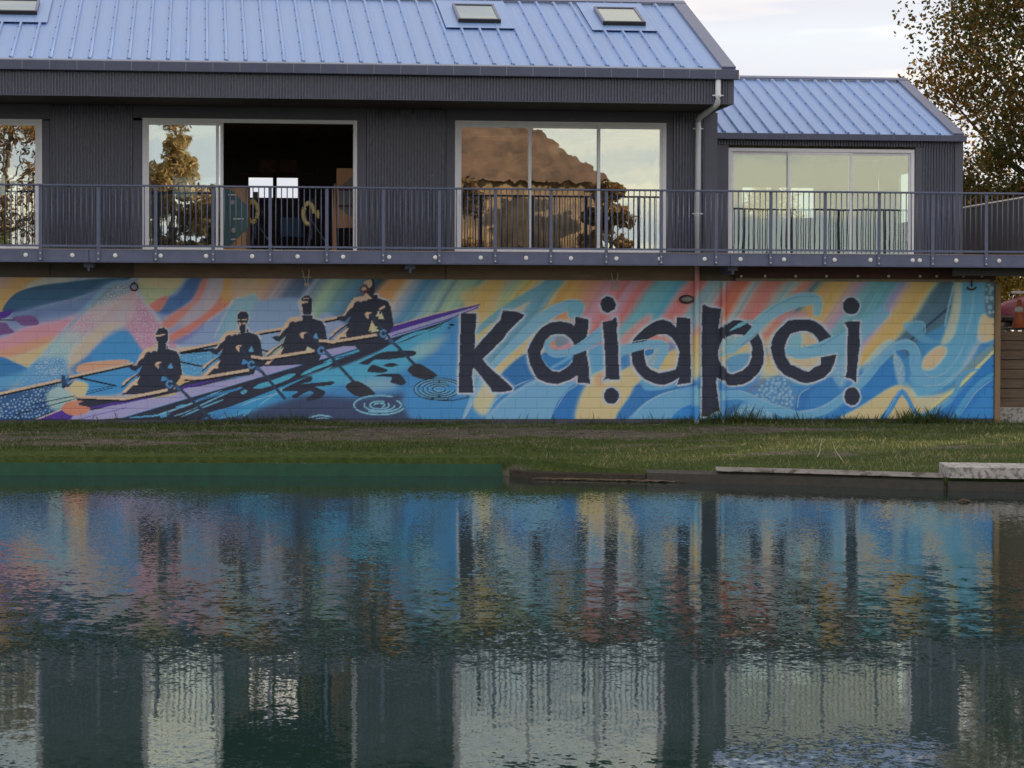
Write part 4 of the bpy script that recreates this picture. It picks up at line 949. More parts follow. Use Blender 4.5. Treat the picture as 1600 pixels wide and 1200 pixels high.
# painted lower downpipes
def painted_pipe(px, z1, z0, r, y):
    x = wx(px, y, 550); zs = np.linspace(z1, z0, 60); seg = 12; v = []
    for z in zs:
        rr = r * (1.18 if abs(z - (z0 + 0.42)) < 0.05 else 1.0)
        for k in range(seg):
            a = 2*math.pi*k/seg; v.append((x + rr*math.cos(a), y + rr*math.sin(a), z))
    v = np.array(v); f = [(i*seg+k, i*seg+(k+1) % seg, (i+1)*seg+(k+1) % seg, (i+1)*seg+k) for i in range(59) for k in range(seg)]
    c = colours(v); foot = v[:, 2] < z0 + 0.10; c[foot] = lin((190, 200, 205))
    c = np.clip(c*1.08 + 0.015, 0, 0.9)
    return attr_mesh('downpipe', v, f, paint=c)
o = obj('downpipe', painted_pipe(1088.5, Z_DECK - 0.02, 0.56, 0.05, -0.06), M_MURAL, None, True); tag(o, 'tall wall downpipe painted over with the mural left of the letter p', 'pipe')
o = obj('downpipe', painted_pipe(1130.5, Z_MT - 0.01, 0.53, 0.042, -0.055), M_MURAL, None, True); tag(o, 'short wall downpipe painted over across the bowl of the letter p', 'pipe')

# ------------------------------------------------------------------ deck and railing
YD = -1.25
deck = thing('balcony_deck', ((EXT_L + EXT_R)/2, YD, Z_FB), 'long balcony deck with a blue grey steel edge beam above the mural', 'deck')
XJ = [EXT_L, wx(139, YD), wx(1141, YD), EXT_R]
for a, b_ in zip(XJ, XJ[1:]):
    obj('edge_beam', MB().box(a + 0.004, b_ - 0.004, YD, YD + 0.09, Z_FB, Z_DECK, 0.004), M_STEEL, deck)
    obj('lower_flange', MB().box(a + 0.006, b_ - 0.006, YD - 0.012, YD + 0.12, Z_FB - 0.014, Z_FB - 0.001), M_STEEL, deck)
obj('deck_floor', MB().box(EXT_L, EXT_R, YD + 0.091, -0.03, Z_DECK - 0.05, Z_DECK - 0.004).box(wx(1121, 0) + 0.2, EXT_R, -0.029, 2.3, Z_DECK - 0.05, Z_DECK - 0.004), M_TIMBER, deck)
obj('deck_underside', MB().box(EXT_L, EXT_R, YD + 0.1, -0.03, Z_DECK - 0.12, Z_DECK - 0.053), M_BLACK, deck)
obj('drip_strip', MB().box(EXT_L, EXT_R, YD - 0.004, YD + 0.03, Z_DECK + 0.001, Z_DECK + 0.012), mat('pinkish_drip_edge', (0.4, 0.34, 0.33), 0.6), deck)
for px in (139, 640, 1143):
    x = wx(px, -0.8); obj('bracket', MB().box(x - 0.09, x + 0.09, -0.95, -0.05, Z_FB - 0.09, Z_FB - 0.015).box(x - 0.02, x + 0.02, -0.95, -0.05, Z_FB - 0.16, Z_FB - 0.09), M_STEEL, deck)
if True:
    bx1 = MB().box(wx(1485, -0.6), EXT_R, -0.75, -0.6, Z_FB - 0.16, Z_FB + 0.1); obj('deck_bearer', bx1, M_BLACK, deck)
capm = mesh_of(MB().tube([(0, 0.004, 0), (0, -0.014, 0), (0, -0.022, 0)], [0.040, 0.038, 0.02], 12), 'bolt_cap'); capm.materials.append(M_WHITE)
for px in (-102, -31, 40, 113, 180, 251, 322, 394, 465, 536, 608, 680, 751, 822, 892, 963, 1031, 1101, 1157, 1225, 1304, 1360, 1426, 1437, 1494, 1561, 1628, 1700):
    place(obj('bolt_cap', capm, None, deck), (wx(px, YD, 405), YD, (Z_FB + Z_DECK)/2 + 0.004))
YR = YD - 0.03
Z_RT = wz(288.0, YR, 150); Z_RB = wz(385.5, YR, 300)
rail = thing('balcony_railing', ((EXT_L + EXT_R)/2, YR, Z_DECK), 'blue grey steel balcony railing with upright bars along the deck edge', 'railing')
obj('top_rail', MB().box(EXT_L, EXT_R, YR - 0.03, YR + 0.03, Z_RT - 0.035, Z_RT, 0.006), M_STEEL, rail)
obj('bottom_rail', MB().box(EXT_L, EXT_R, YR - 0.012, YR + 0.012, Z_RB - 0.012, Z_RB + 0.022), M_STEEL, rail)
pxs = [63, 153, 243, 332, 421, 509, 597, 685.5, 774, 862, 950, 1037, 1122, 1206, 1290.5, 1374.5, 1458, 1541.5]
PX = [wx(p, YR, 340) for p in pxs]
step = (PX[-1] - PX[0]) / (len(PX) - 1)
PX = [PX[0] + i*step for i in range(-4, len(PX) + 6)]
PX = [x for x in PX if EXT_L < x < EXT_R]
postm = mesh_of(MB().box(-0.030, 0.030, -0.008, 0.010, Z_FB + 0.012 - Z_DECK, Z_RT - 0.036 - Z_DECK, 0.003), 'post'); postm.materials.append(M_STEEL)
balm = mesh_of(MB().tube([(0, 0, Z_RB + 0.02 - Z_DECK), (0, 0, Z_RT - 0.034 - Z_DECK)], 0.0095, 8), 'baluster'); balm.materials.append(M_STEEL); balm.shade_smooth()
pbm = mesh_of(MB().tube([(0, 0, 0), (0, -0.014, 0)], 0.014, 8), 'post_bolt'); pbm.materials.append(mat('galvanised_post_bolt', (0.6, 0.6, 0.62), 0.4, 0.3))
for i, x in enumerate(PX):
    q = place(obj('post', postm, None, rail), (x, YR + 0.004, Z_DECK))
    for dz in (0.035, 0.135):
        b_ = obj('post_bolt', pbm, None, q); place(b_, (x, YR - 0.004, Z_FB + dz + 0.01))
    if i + 1 < len(PX):
        for k in range(1, 10): place(obj('baluster', balm, None, rail), (x + step*k/10, YR, Z_DECK))

# ------------------------------------------------------------------ clubhouse (upper storey)
def corrugated(x0, x1, y, z0, z1, pitch=0.112, amp=0.042):
    prof = [(0.0, 0), (0.008, 0.9), (0.016, 1), (0.024, 0.9), (0.032, 0), (0.054, 0), (0.062, 0.75), (0.07, 0.85), (0.078, 0.75), (0.086, 0)]
    xs_, ys_ = [], []
    x = x0
    while x < x1:
        for a, h in prof:
            if x + a*pitch/0.107 <= x1: xs_.append(x + a*pitch/0.107); ys_.append(y - h*amp)
        x += pitch
    xs_.append(x1); ys_.append(y)
    mb = MB(); n = len(xs_)
    mb.v = [(a, b, z0) for a, b in zip(xs_, ys_)] + [(a, b, z1) for a, b in zip(xs_, ys_)] + [(x1, y + 0.04, z0), (x0, y + 0.04, z0), (x1, y + 0.04, z1), (x0, y + 0.04, z1)]
    mb.f = [(i, i+1, n+i+1, n+i) for i in range(n-1)]
    mb.f += [(2*n, 2*n+1, 2*n+3, 2*n+2)] + [(n-1, 2*n, 2*n+2, 2*n-1), (2*n+1, 0, n, 2*n+3)]
    mb.f += [tuple([2*n+1, 2*n] + list(range(n-1, -1, -1))), tuple([2*n+2, 2*n+3] + list(range(n, 2*n)))]
    return mb

Y_EAVE, Y_RIDGE = -2.0, 3.2
X_RR = wx(1149, Y_EAVE, 108)                     # right verge of the main roof
X_MR = wx(1120.5, 0, 280)                        # right corner of the clubhouse wall
Z_EAVE = on_y(600, 100.0, Y_EAVE).z
Z_RIDGE = on_y(930, 3.0, Y_RIDGE).z
Z_SOF = on_y(600, 155.0, -1.95).z
house = thing('rowing_clubhouse', (4, 3, Z_DECK), 'large charcoal corrugated clubhouse with blue grey roof and skylights over the deck', 'building')

def roof_sheet(x0, x1, ye, ze, yr, zr, rib, phase=0.0):
    mb = MB(); sl = math.hypot(yr-ye, zr-ze); dy, dz = (yr-ye)/sl, (zr-ze)/sl; ny, nz = -dz, dy
    prof = []
    x = x0 + phase
    prof.append((x0, 0))
    while x < x1 - 0.06:
        if x - 0.036 > x0: prof += [(x - 0.036, 0), (x - 0.016, 0.046), (x + 0.016, 0.046), (x + 0.036, 0)]
        for k in (1/3, 2/3):
            xm = x + rib*k
            if xm + 0.02 < x1: prof += [(xm - 0.016, 0), (xm, 0.004), (xm + 0.016, 0)]
        x += rib
    prof.append((x1, 0)); n = len(prof)
    for t in (0, sl):
        mb.v += [(a, ye + dy*t + ny*h, ze + dz*t + nz*h) for a, h in prof]
    mb.f = [(i, i+1, n+i+1, n+i) for i in range(n-1)]
    m0 = len(mb.v); mb.v += [(a, ye - ny*0.03 , ze - nz*0.03) for a in (x0, x1)] + [(a, yr - ny*0.03, zr - nz*0.03) for a in (x0, x1)]
    mb.f.append((m0, m0+2, m0+3, m0+1)); mb.f.append(tuple([m0, m0+1] + list(range(n-1, -1, -1))))
    return mb, (dy, dz, ny, nz, sl)
RIB = 0.34
mb, RS = roof_sheet(EXT_L, X_RR - 0.22, Y_EAVE, Z_EAVE, Y_RIDGE, Z_RIDGE, RIB, 0.1)
roof = obj('roof', mb, M_ROOF, house)
obj('back_roof', MB().quad((X_RR - 0.02, Y_RIDGE + 0.01, Z_RIDGE - 0.01), (EXT_L, Y_RIDGE + 0.01, Z_RIDGE - 0.01), (EXT_L, 2*Y_RIDGE - Y_EAVE, Z_EAVE), (X_RR - 0.02, 2*Y_RIDGE - Y_EAVE, Z_EAVE)), M_CAP, house)
def slope_pt(x, t, h, e=(Y_EAVE, Z_EAVE), rs=RS):
    dy, dz, ny, nz, sl = rs; return (x, e[0] + dy*t + ny*h, e[1] + dz*t + nz*h)
def slope_box(x0, x1, t0, t1, h0, h1, e=(Y_EAVE, Z_EAVE), rs=RS):
    mb = MB(); P = lambda x, t, h: slope_pt(x, t, h, e, rs)
    mb.v = [P(x0,t0,h0), P(x1,t0,h0), P(x1,t1,h0), P(x0,t1,h0), P(x0,t0,h1), P(x1,t0,h1), P(x1,t1,h1), P(x0,t1,h1)]
    mb.f = [(0,3,2,1),(4,5,6,7),(0,1,5,4),(1,2,6,5),(2,3,7,6),(3,0,4,7)]
    return mb
SL = RS[4]
obj('verge_flashing', slope_box(X_RR - 0.25, X_RR, -0.03, SL, -0.12, 0.052), M_CAP, roof)
obj('ridge_cap', slope_box(EXT_L, X_RR, SL - 0.22, SL + 0.02, 0.036, 0.058), M_CAP, roof)
obj('roof_edge', MB().box(EXT_L, X_RR - 0.255, Y_EAVE - 0.02, Y_EAVE + 0.02, Z_EAVE - 0.012, Z_EAVE + 0.012), mat('pale_sheet_edge', (0.5, 0.54, 0.62), 0.4, 0.3), roof)
# screws in rows along the ribs
scm = MB(); k = 0; x = EXT_L + 0.1
scr = mesh_of(MB().tube([(0, 0, 0), (0, -0.006, 0.016)], 0.013, 6), 'screw'); scr.materials.append(M_CAP)
smb = MB()
while x < X_RR - 0.3:
    for t_ in (0.08, 0.62, 1.5, 2.4, 3.3, 4.2, 5.1):
        a = Vector(slope_pt(x - 0.03, t_, 0.012)); b_ = Vector(slope_pt(x - 0.03, t_, 0.03)); smb.tube([a, b_], 0.014, 5)
    x += RIB
o = obj('screws', smb, mat('dark_screw_heads', (0.06, 0.07, 0.1), 0.5, 0.3), roof); o['kind'] = 'stuff'
def skylight(px0, px1, pyb, pyt, fx0, fx1, fyb):
    def tpar(px, py):      # where the sight line meets the roof slope
        d = ray(px, py); n = Vector((0, RS[2], RS[3])); p0 = Vector((0, Y_EAVE, Z_EAVE))
        q = CAM + d * ((p0 - CAM).dot(n) / d.dot(n)); return q.x, (q.y - Y_EAVE)/RS[0]
    xa, t0 = tpar(px0, pyb); xb, _ = tpar(px1, pyb); _, t1 = tpar((px0+px1)/2, pyt)
    fa, tb = tpar(fx0, fyb); fb, _ = tpar(fx1, fyb)
    s = obj('skylight', slope_box(xa, xb, t0, t0 + 0.07, 0.045, 0.12), M_BLACK, roof)
    obj('frame', slope_box(xa, xa + 0.05, t0 + 0.071, t1, 0.045, 0.115), M_CAP, s); obj('frame', slope_box(xb - 0.05, xb, t0 + 0.071, t1, 0.045, 0.115), M_CAP, s)
    obj('frame', slope_box(xa, xb, t1 + 0.001, t1 + 0.06, 0.045, 0.118), M_CAP, s)
    obj('pane', slope_box(xa + 0.051, xb - 0.051, t0 + 0.071, t1 - 0.001, 0.08, 0.1), M_SKYL, s)
    obj('apron', slope_box(fa, fb, tb, min(SL - 0.25, t1 + 0.75), 0.036, 0.043), M_ROOF, s)
skylight(716, 782, 39, 16, 697, 806, 46)
skylight(942, 1008, 43, 21, 926, 1030, 50)
skylight(-10, 58, 26, 8, -60, 74, 36)
# gutter, brackets, corrugated fascia band, soffit
ZG1, ZG0 = on_y(600, 101.0, Y_EAVE - 0.14).z, on_y(600, 116.5, Y_EAVE - 0.14).z
gut = obj('gutter', MB().box(EXT_L, X_RR + 0.05, Y_EAVE - 0.14, Y_EAVE - 0.021, ZG0, ZG1, 0.01), M_GUTTER, house)
gbm = mesh_of(MB().box(-0.008, 0.008, -0.006, 0.0, ZG0 - ZG1 + 0.012, -0.003), 'gutter_strap'); gbm.materials.append(mat('pale_strap', (0.2, 0.21, 0.25), 0.4, 0.2))
x = EXT_L + 0.13
while x < X_RR:
    place(obj('gutter_strap', gbm, None, gut), (x, Y_EAVE - 0.14, ZG1)); x += 0.472
band = obj('fascia_band', corrugated(EXT_L, X_RR - 0.13, -1.95, Z_SOF, ZG0 + 0.08), M_CLAD, house)
obj('band_corner', MB().box(X_RR - 0.129, X_RR - 0.02, -1.98, -1.85, Z_SOF - 0.012, ZG0 + 0.08), M_TRIM, house)
obj('band_edge', MB().box(EXT_L, X_RR - 0.13, -1.985, -1.91, Z_SOF - 0.014, Z_SOF - 0.001), M_TRIM, house)
obj('soffit', MB().box(EXT_L, X_RR - 0.03, -1.90, 0.02, Z_SOF - 0.01, Z_SOF + 0.02), M_SOFFIT, house)
obj('gable_band', MB().box(X_RR - 0.06, X_RR - 0.02, -1.849, 8.0, Z_SOF - 0.012, ZG0 + 0.1), M_TRIM, house)
gz = MB(); gz.v = [(X_MR - 0.02, 0.06, Z_SOF), (X_MR - 0.02, 6.3, Z_SOF), (X_MR - 0.02, 6.3, Z_EAVE + 0.4), (X_MR - 0.02, Y_RIDGE, Z_RIDGE - 0.08), (X_MR - 0.02, 0.06, Z_EAVE + 0.5)]; gz.f = [(0, 1, 2, 3, 4)]
obj('gable', gz, M_CLAD, house)
# front wall pieces in the plane Y = 0
FL = Z_DECK + 0.0
def span(px0, px1): return wx(px0, 0, 280), wx(px1, 0, 280)
for a, b_ in ((78, 208), (572, 697), (1051, 1100)):
    x0, x1 = span(a, b_); obj('cladding', corrugated(x0 + 0.003, x1 - 0.003, -0.004, FL, Z_SOF - 0.011), M_CLAD, house)
ZH = on_y(390, 184.5, -0.03).z
for a, b_, pyh in ((-330, 78, 182.5), (208, 572, 184.5), (697, 1051, 188.5)):
    x0, x1 = span(a, b_); z = on_y((a+b_)/2, pyh, -0.03).z
    obj('header_panel', MB().box(x0, x1, -0.03, 0.05, z, Z_SOF - 0.011), M_TRIM, house)
    obj('header_lip', MB().box(x0, x1, -0.05, 0.0, z - 0.02, z - 0.001), M_TRIM, house)
for a, b_ in ((66.5, 78), (208, 222), (558.5, 572), (697, 710.5), (1040.5, 1051), (1100, 1120.5)):
    x0, x1 = span(a, b_); obj('jamb_trim', MB().box(x0 + 0.002, x1 - 0.002, -0.028, 0.05, FL, Z_SOF - 0.011 if a > 1090 else on_y(a, 186, 0).z - 0.03), M_TRIM, house)
def glazed(name, px0, px1, pyt, Y, panes, parent, glass, bottom, fw=0.075, front=0.0, pyr=None):
    """a white aluminium frame of sliding panes; panes: (x0, x1, depth step, built)"""
    x0, x1 = wx(px0, Y, 290), wx(px1, Y, 290); zt = on_y((px0+px1)/2, pyt, Y).z
    r = obj(name, MB().box(x0, x1, Y - 0.035, Y + 0.06, zt - fw, zt, 0.004), M_ALU, parent)
    for a in (x0, x1 - fw): obj('frame', MB().box(a, a + fw, Y - 0.034, Y + 0.06, bottom, zt - fw - 0.001, 0.004), M_ALU, r)
    obj('sill', MB().box(x0, x1, Y - 0.045, Y + 0.06, bottom - 0.005, bottom + 0.045), M_ALU, r)
    for a, b_, dy in panes:
        a, b_ = wx(a, Y, 290), wx(b_, Y, 290); st = 0.055; y0 = Y - 0.02 + dy
        obj('stile', MB().box(a, a + st, y0, y0 + 0.03, bottom + 0.046, zt - fw - 0.002), M_ALU, r)
        obj('stile', MB().box(b_ - st, b_, y0, y0 + 0.03, bottom + 0.046, zt - fw - 0.002), M_ALU, r)
        obj('pane_rail', MB().box(a + st + 0.001, b_ - st - 0.001, y0, y0 + 0.03, zt - fw - 0.052, zt - fw - 0.002), M_ALU, r)
        obj('pane_rail', MB().box(a + st + 0.001, b_ - st - 0.001, y0, y0 + 0.03, bottom + 0.046, bottom + 0.11), M_ALU, r)
        obj('pane', MB().box(a + st - 0.005, b_ - st + 0.005, y0 + 0.012, y0 + 0.018, bottom + 0.1, zt - fw - 0.045), glass, r)
    return r, zt
bt = FL + 0.005
glazed('sliding_door', -330, 66, 183.5, 0.0, [(-324, -120, 0.03), (-126, 60, 0.0)], house, M_GLASS, bt)
glazed('sliding_door', 222.5, 558, 186, 0.0, [(228, 342, 0.0), (233, 349, 0.034)], house, M_GLASS, bt)
d3, _ = glazed('sliding_door', 710.5, 1040.5, 190, 0.0, [(716, 830, 0.0), (824, 939, 0.034), (933, 1035, 0.0)], house, M_GLASS, bt)
p = on_y(719, 311, -0.05); obj('handle', MB().box(p.x - 0.015, p.x + 0.02, -0.055, -0.02, p.z - 0.09, p.z + 0.09, 0.005), M_ALU, d3)
# shell and inside of the main room
YB = 6.4
zc = Z_SOF - 0.03
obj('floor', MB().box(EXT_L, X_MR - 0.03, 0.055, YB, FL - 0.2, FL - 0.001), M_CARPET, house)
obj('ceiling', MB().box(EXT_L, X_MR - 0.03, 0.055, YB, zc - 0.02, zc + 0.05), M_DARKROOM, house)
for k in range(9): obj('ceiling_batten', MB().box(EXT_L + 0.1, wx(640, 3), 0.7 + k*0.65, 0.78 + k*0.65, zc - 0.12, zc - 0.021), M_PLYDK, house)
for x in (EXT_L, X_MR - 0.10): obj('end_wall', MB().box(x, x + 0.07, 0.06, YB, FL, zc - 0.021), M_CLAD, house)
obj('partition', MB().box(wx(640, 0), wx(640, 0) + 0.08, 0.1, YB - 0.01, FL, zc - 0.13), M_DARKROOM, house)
holes = [(-8, 8), (15, 26), (270, 309), (316, 347), (388.5, 426.5), (432.5, 465.5)]
zt_, zb_ = on_y(425, 277.5, YB).z, on_y(425, 309, YB).z
edges = [EXT_L] + [wx(v_, YB, 292) for h_ in holes for v_ in h_] + [X_MR - 0.03]
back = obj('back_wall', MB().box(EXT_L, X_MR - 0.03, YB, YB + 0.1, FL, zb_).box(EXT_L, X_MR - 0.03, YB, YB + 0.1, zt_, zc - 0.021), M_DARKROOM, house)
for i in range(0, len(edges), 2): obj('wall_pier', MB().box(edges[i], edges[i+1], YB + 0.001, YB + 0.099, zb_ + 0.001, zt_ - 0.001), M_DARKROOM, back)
for a, b_ in holes:
    a, b_ = wx(a, YB, 292), wx(b_, YB, 292)
    w_ = obj('window', MB().box(a - 0.06, b_ + 0.06, YB - 0.03, YB - 0.001, zt_, zt_ + 0.06).box(a - 0.06, b_ + 0.06, YB - 0.03, YB - 0.001, zb_ - 0.06, zb_).box(a - 0.06, a, YB - 0.03, YB - 0.001, zb_ + 0.001, zt_ - 0.001).box(b_, b_ + 0.06, YB - 0.03, YB - 0.001, zb_ + 0.001, zt_ - 0.001), M_PLYDK, back)
    obj('pane', MB().box(a + 0.001, b_ - 0.001, YB + 0.04, YB + 0.046, zb_ + 0.002, zt_ - 0.002), glass_mat('thin_window_glass', 0.06, (0.95, 0.96, 0.96), 0, 1), w_)
# framed pictures along the back wall
for i, (px, py, m_) in enumerate([(350, 260, (0.05, 0.045, 0.04)), (389, 261, (0.05, 0.045, 0.04)), (419, 259.5, (0.30, 0.19, 0.10)), (450.5, 259.5, (0.33, 0.2, 0.09)), (482, 261, (0.04, 0.035, 0.03))]):
    p = on_y(px, py, YB - 0.05); w_, h_ = 0.17, 0.13
    t_ = thing('framed_picture', (p.x, YB, p.z), ['dim framed picture beside the sliding door stile', 'dim framed picture above the left lit back window', 'brown framed picture above the gap between lit back windows', 'golden brown framed picture above the right lit back window', 'dim framed picture right of the golden brown picture'][i], 'picture', 'pictures on the back wall')
    obj('frame', MB().box(p.x - w_ - 0.03, p.x + w_ + 0.03, YB - 0.03, YB - 0.002, p.z - h_ - 0.03, p.z + h_ + 0.03), M_PLYDK, t_)
    obj('print', MB().box(p.x - w_, p.x + w_, YB - 0.036, YB - 0.031, p.z - h_, p.z + h_), mat('faded_print', m_, 0.5, 0, 0.5, 14), t_)
# teal board with cut corners leaning in front of brown plywood
Yp = 1.0
P2 = lambda px, py, y=Yp: (on_y(px, py, y).x, on_y(px, py, y).z)
t_ = thing('plywood_sheet', (P2(365, 390)[0], Yp, FL), 'upright brown plywood sheet behind the dark teal board in the doorway', 'panel')
obj('sheet', MB().prism_y([P2(318, 391), P2(391, 391), P2(391, 291), P2(318, 291)], Yp + 0.02, Yp + 0.05), M_PLY, t_)
obj('edge_batten', MB().prism_y([P2(386, 390), P2(391, 390), P2(391, 291), P2(386, 291)], Yp - 0.03, Yp + 0.019), M_PLYDK, t_)
t_ = thing('teal_board', (P2(365, 390)[0], Yp, FL), 'dark teal eight sided board with pale discs in the open doorway', 'board')
obj('panel', MB().prism_y([P2(318, 383), P2(361, 383), P2(386, 357), P2(386, 322), P2(360, 295.5), P2(318, 295.5)], Yp - 0.02, Yp + 0.018), M_TEAL, t_)
for px, py in ((363, 316), (365, 360)):
    x, z = P2(px, py); obj('disc', MB().tube([(x, Yp - 0.021, z), (x, Yp - 0.04, z)], 0.045, 12), mat('pale_disc', (0.5, 0.52, 0.5), 0.5), t_)
for px, py, w_ in ((362, 304.5, 0.07), (372.5, 342, 0.1), (365, 374, 0.05)):
    x, z = P2(px, py); obj('strip', MB().box(x - w_, x + w_, Yp - 0.03, Yp - 0.021, z - 0.012, z + 0.012), M_WHITE, t_)
# two yellow-headed tripod stands
def tripod(px, pyt, pyb, lab, kind):
    x, z = P2(px, pyb, 1.6); y = 1.6
    t_ = thing('tripod_stand', (x, y, FL), lab, 'tripod', 'tripods inside the doorway')
    head_z = P2(px, pyt, y)[1]
    hub = P2(px + 3, 346, y)[1]
    obj('column', MB().tube([(x, y, FL + 0.3), (x, y, head_z)], 0.016, 8), M_STEEL, t_)
    for ax, ay in ((0.42, -0.3), (-0.12, -0.35), (-0.05, 0.5)): obj('leg', MB().tube([(x, y, hub), (x + ax, y + ay, FL + 0.005)], 0.014, 6), M_STEEL, t_)
    c = (x - 0.06, y - 0.03, head_z)
    pts = [(c[0] + 0.10*math.cos(a), y - 0.05, c[2] - 0.05 + 0.20*math.sin(a)) for a in np.linspace(0, 2*math.pi, 21)]
    obj('float_ring', MB().tube(pts[:17] if kind else pts, 0.045, 8), M_YELLOW, t_, True)
    obj('clamp', MB().ell((x + 0.12, y - 0.05, c[2] - 0.06), (0.035, 0.03, 0.09)), M_YELLOW if kind else M_BLACK, t_, True)
    obj('top_knob', MB().box(x - 0.05, x + 0.05, y - 0.03, y + 0.03, head_z + 0.17, head_z + (0.22 if kind else 0.33)), M_BLACK, t_)
tripod(399, 327, 390, 'tripod with a yellow ring beside the plywood sheet edge', 0)
tripod(487, 330, 390, 'tripod with a yellow ring and yellow clamp in the open doorway', 1)
# blue chair deep inside
x, z = P2(455, 352, 4.0); t_ = thing('plastic_chair', (x, 4.0, FL), 'blue plastic chair at the back of the dark room', 'chair')
obj('backrest', MB().box(x - 0.22, x + 0.22, 4.2, 4.23, FL + 0.45, FL + 0.82, 0.01), M_BLUE, t_); obj('seat', MB().box(x - 0.22, x + 0.22, 3.8, 4.19, FL + 0.41, FL + 0.45, 0.01), M_BLUE, t_)
for ax in (-0.19, 0.19):
    for ay in (3.83, 4.17): obj('leg', MB().tube([(x + ax, ay, FL), (x + ax*0.9, ay, FL + 0.41)], 0.012, 6), M_STEEL, t_)
# plywood board with grey corners at the right of the doorway
Yq = 1.3; Q = lambda px, py: P2(px, py, Yq)
t_ = thing('crate_panel', (Q(540, 390)[0], Yq, FL), 'tall brown plywood panel with grey faces beside the right door jamb', 'panel')
obj('sheet', MB().prism_y([Q(526, 356), Q(556, 356), Q(556, 263), Q(526, 263)], Yq, Yq + 0.04), M_PLY, t_)
obj('support', MB().prism_y([Q(519, 391), Q(526, 391), Q(524, 287), Q(522, 287)], Yq - 0.02, Yq + 0.03), M_PLY, t_)
M_GREYP = mat('grey_panel_paint', (0.22, 0.21, 0.2), 0.6)
obj('grey_face', MB().prism_y([Q(536, 288), Q(556, 271), Q(556, 341), Q(544, 336), Q(530, 325), Q(530, 290)], Yq - 0.012, Yq - 0.001), M_GREYP, t_)
for py in (296, 322): obj('hinge_bar', MB().prism_y([Q(529, py + 1.5), Q(550, py + 1.5), Q(550, py - 1.5), Q(529, py - 1.5)], Yq - 0.03, Yq - 0.013), M_RUST, t_)
# white downpipe from the eave, back under the soffit and down the wall
dp = thing('white_downpipe', (wx(1090, -0.09), -0.09, Z_DECK), 'pale grey rainwater downpipe bending from the eave to the clubhouse wall', 'pipe')
xe = wx(1122, -2.07, 140); xw = wx(1090.5, -0.09, 280); ze1 = on_y(1122, 124, -2.07).z; ze2 = on_y(1122, 160, -2.07).z; zw = on_y(1091, 187, -0.09).z
pts = [(xe, -2.07, ze1), (xe, -2.07, ze2 + 0.10), (xe, -2.05, ze2 + 0.04), (xe, -1.99, ze2 - 0.02), (xe - 0.01, -1.9, ze2 - 0.05), (xw + 0.01, -0.22, zw + 0.04), (xw, -0.13, zw), (xw, -0.09, zw - 0.06), (xw, -0.09, zw - 0.12), (xw, -0.09, Z_DECK - 0.003)]
obj('pipe', MB().tube(pts, 0.052, 14), M_PIPE, dp, True)
for (x, y, z) in ((xe, -2.07, on_y(1122, 149, -2.07).z), (xw, -0.09, on_y(1090, 201, -0.09).z), (xw, -0.09, on_y(1090, 334, -0.09).z)):
    obj('clip', MB().tube([(x, y, z - 0.015), (x, y, z + 0.015)], 0.058, 14).box(x - 0.1, x + 0.1, y - 0.008, y + 0.008, z - 0.01, z + 0.01), M_PIPE, dp)

# ------------------------------------------------------------------ smaller building on the right, set back
YA = 2.4
annex = thing('small_annex', (12, YA + 3, Z_DECK), 'small charcoal annex with lean roof and wide sliding windows beside the clubhouse', 'building')
AX0, AX1 = wx(1112, YA, 300), wx(1503.5, YA, 300)
AE_Y, AR_Y = YA - 0.12, YA + 4.3
AXR = wx(1506, AE_Y, 210)
AE_Z = on_y(1300, 209.5, AE_Y).z; AR_Z = on_y(1300, 124.5, AR_Y).z
mb, RA = roof_sheet(AX0 - 0.2, AXR - 0.2, AE_Y, AE_Z, AR_Y, AR_Z, 0.31, 0.12)
aroof = obj('roof', mb, M_ROOF, annex); ea = (AE_Y, AE_Z)
obj('verge_flashing', slope_box(AXR - 0.22, AXR, -0.02, RA[4], -0.12, 0.05, ea, RA), M_CAP, aroof)
obj('ridge_cap', slope_box(AX0 - 0.2, AXR, RA[4] - 0.16, RA[4] + 0.02, 0.036, 0.06, ea, RA), M_CAP, aroof)
smb = MB(); x = AX0 - 0.08
while x < AXR - 0.3:
    for t_ in (0.1, 0.75, 1.5, 2.4, 3.3):
        smb.tube([slope_pt(x - 0.03, t_, 0.012, ea, RA), slope_pt(x - 0.03, t_, 0.03, ea, RA)], 0.014, 5)
    x += 0.31
o = obj('screws', smb, mat('dark_annex_screws', (0.06, 0.07, 0.1), 0.5, 0.3), aroof); o['kind'] = 'stuff'
obj('back_roof', MB().quad((AXR - 0.02, AR_Y + 0.01, AR_Z - 0.01), (AX0, AR_Y + 0.01, AR_Z - 0.01), (AX0, 2*AR_Y - AE_Y, AE_Z), (AXR - 0.02, 2*AR_Y - AE_Y, AE_Z)), M_CAP, annex)
az1, az0 = on_y(1300, 209.0, AE_Y - 0.13).z, on_y(1300, 219.0, AE_Y - 0.13).z
ag = obj('gutter', MB().box(AX0 - 0.1, AXR + 0.03, AE_Y - 0.13, AE_Y - 0.02, az0, az1, 0.008), M_GUTTER, annex)
gb2 = mesh_of(MB().box(-0.008, 0.008, -0.006, 0.0, az0 - az1 + 0.01, -0.003), 'gutter_strap'); gb2.materials.append(M_CAP)
x = AX0 + 0.15
while x < AXR: place(obj('gutter_strap', gb2, None, ag), (x, AE_Y - 0.13, az1)); x += 0.43
obj('top_band', corrugated(AX0, AX1 - 0.16, YA - 0.01, on_y(1300, 228.0, YA).z, AE_Z - 0.05), M_CLAD, annex)
obj('cladding', corrugated(wx(1440, YA), wx(1490, YA), YA - 0.004, FL - 0.1, on_y(1300, 228.0, YA).z - 0.003), M_CLAD, annex)
